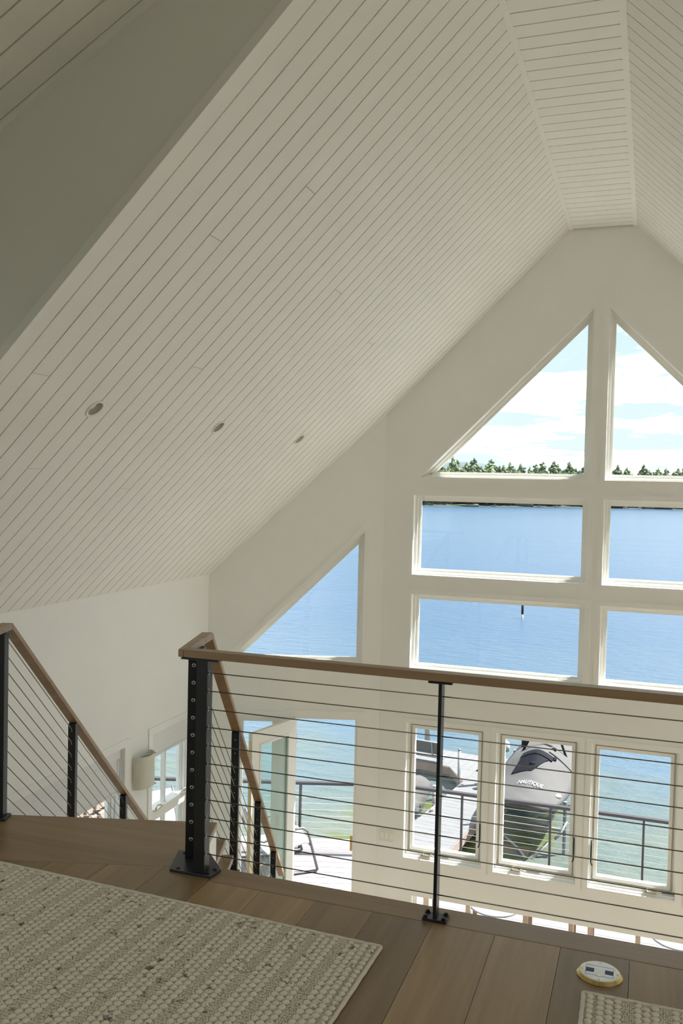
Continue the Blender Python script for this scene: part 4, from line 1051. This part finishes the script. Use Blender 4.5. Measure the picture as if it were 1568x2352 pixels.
# hull below the cover
mb = MB(); hs = []
for s in [0, .5, 1.2, 2.5, 4, 5.5, 6.75]:
    w, g = lerp_tab(tw, s)*.97, lerp_tab(tg, s)-.02; kz = .42-.42*min(1, s/1.2)
    hs.append([(-w, s, g), (-w*.92, s+.02, (g+kz)*.55), (-w*.5, s+.05, kz*.9), (0, s+.05, kz-.08), (w*.5, s+.05, kz*.9), (w*.92, s+.02, (g+kz)*.55), (w, s, g)])
vs = [p for r_ in hs for p in r_]; fc = [(i*7+j, i*7+j+1, (i+1)*7+j+1, (i+1)*7+j) for i in range(len(hs)-1) for j in range(6)]
fc += [tuple(range(7)), tuple(range((len(hs)-1)*7, len(hs)*7))]
mb.add(vs, fc).build('hull', 'boat_hull', boat, origin=(0, 0, 0), smooth=True)
# lettering on the bow of the cover
tcu = bpy.data.curves.new('lettering', 'FONT'); tcu.body = 'NAUTIQUE'; tcu.size = .30; tcu.shear = .35; tcu.extrude = .004; tcu.align_x = 'CENTER'; tcu.space_character = 1.02
tob = bpy.data.objects.new('lettering', tcu); COL.objects.link(tob)
dg = bpy.context.evaluated_depsgraph_get(); tm = bpy.data.meshes.new_from_object(tob.evaluated_get(dg)); bpy.data.objects.remove(tob)
for v in tm.vertices:          # lay the letters on the cover
    q_ = v.co.x*.50; s_ = 1.02 + v.co.y*.8; w = lerp_tab(tw, s_)
    p = sf(s_, max(-1, min(1, (q_+.05)/w))); v.co = p + Vector((0, -.2, 1)).normalized()*(.028 + v.co.z)
tm.materials.clear(); tm.materials.append(MATS['boat_white'])
to = bpy.data.objects.new('lettering', tm); COL.objects.link(to); to.parent = boat
# lift frame
lf_ = empty('boat_lift', bo*1 - Vector((0, 0, .95)), 'grey metal lift frame holding the covered boat above the water', 'boat lift', rz=bang)
for sx in (-1.3, 1.15):
    for sy in (1.0, 5.6): MB().tube([(sx, sy, -1.5), (sx, sy, 1.6)], .06, 8).build('post', 'lift_metal', lf_, origin=(0, 0, 0))
    MB().tube([(sx*.6, .9, .86), (sx*.6, 6.0, .86)], .07, 8).build('bunk', 'lift_metal', lf_, origin=(0, 0, 0))
for sy in (1.0, 5.6): MB().tube([(-1.3, sy, .72), (1.15, sy, .72)], .06, 8).build('cross_beam', 'lift_metal', lf_, origin=(0, 0, 0))
MB().tube([(-1.25, 1.0, .55), (-1.05, .75, .50), (-.6, .55, .42), (-.15, .35, .22), (.12, .25, -.02), (.20, .22, -.22)], .045, 8).build('bow_stop', 'lift_metal', lf_, origin=(0, 0, 0), smooth=True)
MB().tube([(.20, .22, -.22), (.45, .4, .12), (.72, .6, .42)], .045, 8).build('bow_stop', 'lift_metal', lf_, origin=(0, 0, 0), smooth=True)
MB().tube([(-1.45, 1.0, 1.0), (-1.0, .5, .62), (-.55, .3, .5)], .04, 8).build('guide_rail', 'lift_metal', lf_, origin=(0, 0, 0), smooth=True)
MB().tube([(1.2, 1.0, 1.0), (1.05, .8, .66), (.9, .7, .52)], .04, 8).build('guide_rail', 'lift_metal', lf_, origin=(0, 0, 0), smooth=True)
# motor mast beside the boat
mp_ = bo + Vector((-.65, 5.6, -.95)); t = empty('lift_mast', mp_, 'black mast with a coiled cable beside the covered boat', 'mast')
MB().tube([mp_+Vector((0, 0, -1)), mp_+Vector((0, 0, 4.2))], .10, 10).build('pole', 'boat_dark', t, smooth=True)
MB().lathe(mp_+Vector((0, 0, 2.9)), (0, 0, 1), [(.13, 0), (.17, .05), (.17, .22), (.13, .27)], 12).build('motor', 'boat_dark', t)
MB().tube([mp_+Vector((-.1, 0, 4.0)) + Vector((-.35-.38*math.cos(q*.5), 0, -.45*math.sin(q*.5)))*1.0 for q in range(0, 8)], .035, 6).build('cable_loop', 'boat_dark', t, smooth=True)
t = empty('mooring_buoy', mp_+Vector((-.55, -.9, 0)), 'white and orange float hanging by the black mast', 'buoy')
MB().lathe(mp_+Vector((-.55, -.9, 1.75)), (0, 0, 1), [(.02, 0), (.13, .06), (.17, .2), (.14, .36), (.03, .45)], 12).build('ball', 'boat_white', t, smooth=True)
MB().tube([mp_+Vector((-.55, -.9, -.5)), mp_+Vector((-.55, -.9, 1.76))], .02, 6).build('rod', 'lift_metal', t)
# tan float in the shallows below the boat
tf = empty('float_platform', (-3.75, 27.0, ZW-.05), 'tan floating platform in the shadow below the boat', 'platform')
MB().box((-4.75, 26.70, ZW-.05), (-3.12, 27.28, ZW+.04)).build('deck', 'tan_board', tf, bevel=.02)
MB().tube([(-4.7, 26.74, ZW), (-3.16, 26.74, ZW)], .08, 8).build('tube', 'sign_grey', tf)
# small covered craft left of the walkway
so = W_(1.35, -.92, ZW-.02); pwc = empty('jet_ski', so, 'small grey covered craft beside the dock walkway', 'jet ski', rz=bang+R(8))
s2 = cover_surface([(0, .15), (.4, .42), (1.0, .55), (2.9, .5)], [(0, .35), (2.9, .3)], [(0, .42), (.7, .78), (1.2, 1.15), (1.6, 1.05), (2.2, .8), (2.9, .6)], 1.8)
ss = [i*.145 for i in range(21)]; qs = [-1+i*.2 for i in range(11)]; n = 11
vs = [s2(s, q) for s in ss for q in qs]; fc = [(i*n+j, i*n+j+1, (i+1)*n+j+1, (i+1)*n+j) for i in range(20) for j in range(10)]
k0 = len(vs); vs += [Vector((v.x*.8, v.y, .02)) for v in [s2(s, -1) for s in ss]+[s2(s, 1) for s in ss]]
for i in range(20): fc += [(i*n, (i+1)*n, k0+i+1, k0+i), (i*n+10, k0+21+i, k0+22+i, (i+1)*n+10)]
MB().add(vs, fc).build('cover', 'boat_cover', pwc, origin=(0, 0, 0), smooth=True)
MB().hexa([(-.35, .15, -.15), (.35, .15, -.15), (.45, 2.8, -.15), (-.45, 2.8, -.15), (-.42, .2, .3), (.42, .2, .3), (.5, 2.85, .3), (-.5, 2.85, .3)]).build('hull', 'boat_hull', pwc, origin=(0, 0, 0), bevel=.05)
MB().tube([(-.30, 1.35, 1.08), (-.1, 1.3, 1.14)], .05, 8).build('float_tag', 'orange_buoy', pwc, origin=(0, 0, 0))
# pole standing in the open lake
pp = Vector((-9.92, 75.88, ZW)); t = empty('channel_marker', pp, 'dark marker pole standing alone in the open lake', 'marker pole')
MB().tube([pp+Vector((0, 0, -1)), pp+Vector((0, 0, .35))], .09, 8).build('base', 'pvc_white', t, smooth=True)
MB().tube([pp+Vector((0, 0, .35)), pp+Vector((0, 0, 1.15))], .10, 8).build('shaft', 'boat_dark', t, smooth=True)

# ------------------------------------------------------------------ far shore
SH = [(-420, 330), (-230, 400), (-119.7, 480), (-38, 560), (18.7, 584), (110, 600), (260, 570)]
def shore(u):               # u in 0..1 along the polyline
    seg = [math.dist(SH[i], SH[i+1]) for i in range(len(SH)-1)]; tot = sum(seg); d_ = u*tot
    for i, l in enumerate(seg):
        if d_ <= l or i == len(seg)-1:
            k_ = min(1, d_/l); return SH[i][0]+(SH[i+1][0]-SH[i][0])*k_, SH[i][1]+(SH[i+1][1]-SH[i][1])*k_
        d_ -= l
def u_of(x):                # parameter of the shore point with that x
    lo_, hi_ = 0., 1.
    for _ in range(40):
        m_ = (lo_+hi_)/2
        if shore(m_)[0] < x: lo_ = m_
        else: hi_ = m_
    return lo_
rows = []
for back, z in ((-4, -.5), (0, .25), (12, 1.6), (30, 4), (80, 7), (170, 9)):
    rows.append([])
    for i in range(61):
        x, y = shore(i/60); dirv = Vector((x, y, 0)).normalized(); rows[-1].append((x+dirv.x*back, y+dirv.y*back, ZW+z))
tag(sheet('far_shore', rows, 'land'), 'wooded land along the far side of the lake', 'shore', kind='structure')
rows = []
for back, hh in ((0, -12), (200, 1), (420, 0)):
    r_ = []
    for i in range(81):
        a = R(60) - R(95)*i/80
        dist = 2600+back; h = 70 + 45*math.sin(i*.23) + 26*math.sin(i*.61+1)
        r_.append((-math.sin(a)*dist, math.cos(a)*dist, ZW + (h if hh == 1 else -20)))
    rows.append(r_)
tag(sheet('hills', rows, 'hill_green'), 'low bluish hills beyond the far trees', 'hills', kind='structure')
random.seed(5)
def pine(h, seed):
    rng = random.Random(seed); mb = MB()
    bm = bmesh.new(); bmesh.ops.create_icosphere(bm, subdivisions=1, radius=1)
    vv = [v.co.copy() for v in bm.verts]; ff = [tuple(v.index for v in fc.verts) for fc in bm.faces]; bm.free()
    z = h*.10
    while z < h*.98:
        f_ = z/h; R_ = h*.30*(1-f_**1.35)**.95*(.75+.45*rng.random()); m_ = max(3, int(16*(1-f_)+3))
        for k_ in range(m_):
            a = rng.random()*6.283; rr_ = R_*(.35+.65*rng.random()); c = Vector((rr_*math.cos(a), rr_*math.sin(a), z+rng.uniform(-.01, .02)*h))
            sx_ = h*(.062*(1-f_)+.020)*rng.uniform(.75, 1.3)
            mb.add([c + Vector((v.x*sx_*.95, v.y*sx_*.95, v.z*sx_*1.25))*(1+rng.uniform(-.35, .35)) for v in vv], ff)
        z += h*.042
    mb.add([v*h*.02 + Vector((0, 0, h*.985)) for v in [Vector((q.x*.7, q.y*.7, q.z*1.6)) for q in vv]], ff)
    return mb
def broad(h, seed):
    rng = random.Random(seed); mb = MB()
    bm = bmesh.new(); bmesh.ops.create_icosphere(bm, subdivisions=2, radius=1)
    vv = [v.co.copy() for v in bm.verts]; ff = [tuple(v.index for v in fc.verts) for fc in bm.faces]; bm.free()
    for k_ in range(9):
        c = Vector((rng.uniform(-.25, .25)*h, rng.uniform(-.25, .25)*h, rng.uniform(.3, .82)*h)); r_ = h*rng.uniform(.14, .22)
        mb.add([c + v*r_*(1+rng.uniform(-.22, .22)) for v in vv], ff)
    return mb
protos = []
for k_ in range(6):
    h = 26; t = empty('pine_tree', (0, 0, 0)); pine(h, 20+k_).build('foliage', 'pine_needles', t, origin=(0, 0, 0))['kind'] = 'stuff'; MB().tube([(0, 0, -1), (0, 0, h*.9)], [h*.016, h*.003], 6).build('trunk', 'bark', t, origin=(0, 0, 0)); protos.append(t)
bpro = []
for k_ in range(3):
    h = 12; t = empty('leafy_tree', (0, 0, 0)); broad(h, 60+k_).build('foliage', 'leaves', t, origin=(0, 0, 0))['kind'] = 'stuff'; MB().tube([(0, 0, -1), (0, 0, h*.6)], [h*.03, h*.012], 6).build('trunk', 'bark', t, origin=(0, 0, 0)); bpro.append(t)
used = set()
def plant(proto_list, x, y, z, sc, label, cat, group, wide=(.9, 1.2)):
    p = random.choice(proto_list)
    o = p if p not in used else copy_tree(p); used.add(p)
    o.location = (x, y, z); o.scale = (sc*random.uniform(*wide),)*2 + (sc,); o.rotation_euler[2] = random.uniform(0, 6.28)
    tag(o, label, cat, group)
cnt = 0
for rowi, (back, num, sc) in enumerate(((14, 46, .66), (30, 46, .77), (50, 44, .86))):
    for i in range(num):
        u = u_of(-155) + (u_of(60)-u_of(-155))*(i+random.random()*.8)/num; x, y = shore(u); dv = Vector((x, y, 0)).normalized(); bk_ = back + random.uniform(-7, 7)
        plant(protos, x+dv.x*bk_, y+dv.y*bk_, ZW+1+bk_*.09, sc*random.uniform(.86, 1.08), 'tall green pine in the tree line across the lake', 'tree', 'pines on the far shore', (1.25, 1.75))
for i in range(46):
    u = u_of(-150) + (u_of(50)-u_of(-150))*(i+random.random()*.5)/46; x, y = shore(u); dv = Vector((x, y, 0)).normalized(); bk_ = random.uniform(2, 9)
    plant(bpro, x+dv.x*bk_, y+dv.y*bk_, ZW+.3+bk_*.08, random.uniform(.4, .95), 'round leafy tree at the water edge across the lake', 'tree', 'leafy trees on the far shore')
# houses on the far shore
def house(u, back, w, d, h, wall_m, label, roof=2.2, porch=False):
    x, y = shore(u); dv = Vector((x, y, 0)).normalized(); loc = Vector((x+dv.x*back, y+dv.y*back, ZW+.3+back*.1)); ang = math.atan2(-dv.x, dv.y)
    t = empty('lake_house', loc, label, 'house', rz=ang)
    MB().box((-w/2, 0, 0), (w/2, d, h)).build('walls', wall_m, t, origin=(0, 0, 0))
    MB().add([(-w/2-.4, -.5, h), (w/2+.4, -.5, h), (w/2+.4, d+.5, h), (-w/2-.4, d+.5, h), (-w/2-.4, d/2, h+roof), (w/2+.4, d/2, h+roof)], [(0, 1, 5, 4), (2, 3, 4, 5), (0, 4, 3), (1, 2, 5), (0, 3, 2, 1)]).build('roof', 'roof_dark', t, origin=(0, 0, 0))
    n = max(2, int(w/2.4))
    for i in range(n):
        xx_ = -w/2 + (i+.5)*w/n
        MB().box((xx_-.55, -.06, h*.28), (xx_+.55, .02, h*.72)).build('window', 'glass_dark', t, origin=(0, 0, 0))
    if porch: MB().box((-w/2, -2.0, h*.30), (w/2, 0, h*.36)).build('porch', wall_m, t, origin=(0, 0, 0))
house(u_of(-100), 12, 15, 8, 5.0, 'house_red', 'dark red house with a lawn on the far shore', 2.5)
house(u_of(-70), 5, 11, 7, 3.6, 'house_white', 'low white house at the water on the far shore', 1.8, True)
house(u_of(-37), 6, 8, 7, 3.6, 'house_grey', 'grey cottage on the far shore left of the mullion', 1.8)
house(u_of(-11), 6, 8, 7, 4.2, 'house_grey', 'grey cottage on the far shore in the right hand window', 2.0, True)
house(u_of(0), 4, 6, 6, 4.6, 'house_white', 'white gabled boathouse on the far shore', 2.4, True)
x, y = shore(u_of(-103)); dv = Vector((x, y, 0)).normalized()
lp = Vector((x+dv.x*5, y+dv.y*5, ZW+.75)); sd = Vector((dv.y, -dv.x, 0))
tag(MB().hexa([lp-sd*17-dv*4-Vector((0, 0, .6)), lp+sd*12-dv*4-Vector((0, 0, .6)), lp+sd*12+dv*9-Vector((0, 0, .6)), lp-sd*17+dv*9-Vector((0, 0, .6)), lp-sd*17-dv*4, lp+sd*12-dv*4, lp+sd*12+dv*9+Vector((0, 0, 1.0)), lp-sd*17+dv*9+Vector((0, 0, 1.0))]).build('shore_lawn', 'lawn'), 'bright lawn in front of the red house across the lake', 'lawn', kind='structure')
blab = ['small white boat moored near the red house across the lake', 'small white boat moored below the white house across the lake', 'tiny white boat moored across the lake by the mullion', 'small white boat near the boathouse across the lake', 'tiny white float off the far shore at the left']
for i, (bx, off, L_) in enumerate(((-85, -4, 5.), (-62, -5, 6.), (-53, -5, 5.), (-14, -5, 5.), (-6, -6, 4.))):
    x, y = shore(u_of(bx)); dv = Vector((x, y, 0)).normalized(); c = Vector((x+dv.x*off, y+dv.y*off, ZW))
    t = empty('moored_boat', c, blab[i], 'boat', 'small boats on the far shore', rz=math.atan2(-dv.x, dv.y)+.3*i)
    MB().add([(-L_/2, 0, .7), (-L_*.3, -.9, .7), (L_/2, -.9, .6), (L_/2, .9, .6), (-L_*.3, .9, .7), (-L_*.4, 0, -.1), (L_/2-.1, -.6, -.1), (L_/2-.1, .6, -.1)], [(0, 1, 2, 3, 4), (0, 5, 6, 2, 1), (0, 4, 3, 7, 5), (2, 6, 7, 3), (5, 7, 6)]).build('hull', 'boat_white', t, origin=(0, 0, 0))
    MB().box((-L_*.1, -.6, .65), (L_*.15, .6, 1.3)).build('console', 'house_grey', t, origin=(0, 0, 0))
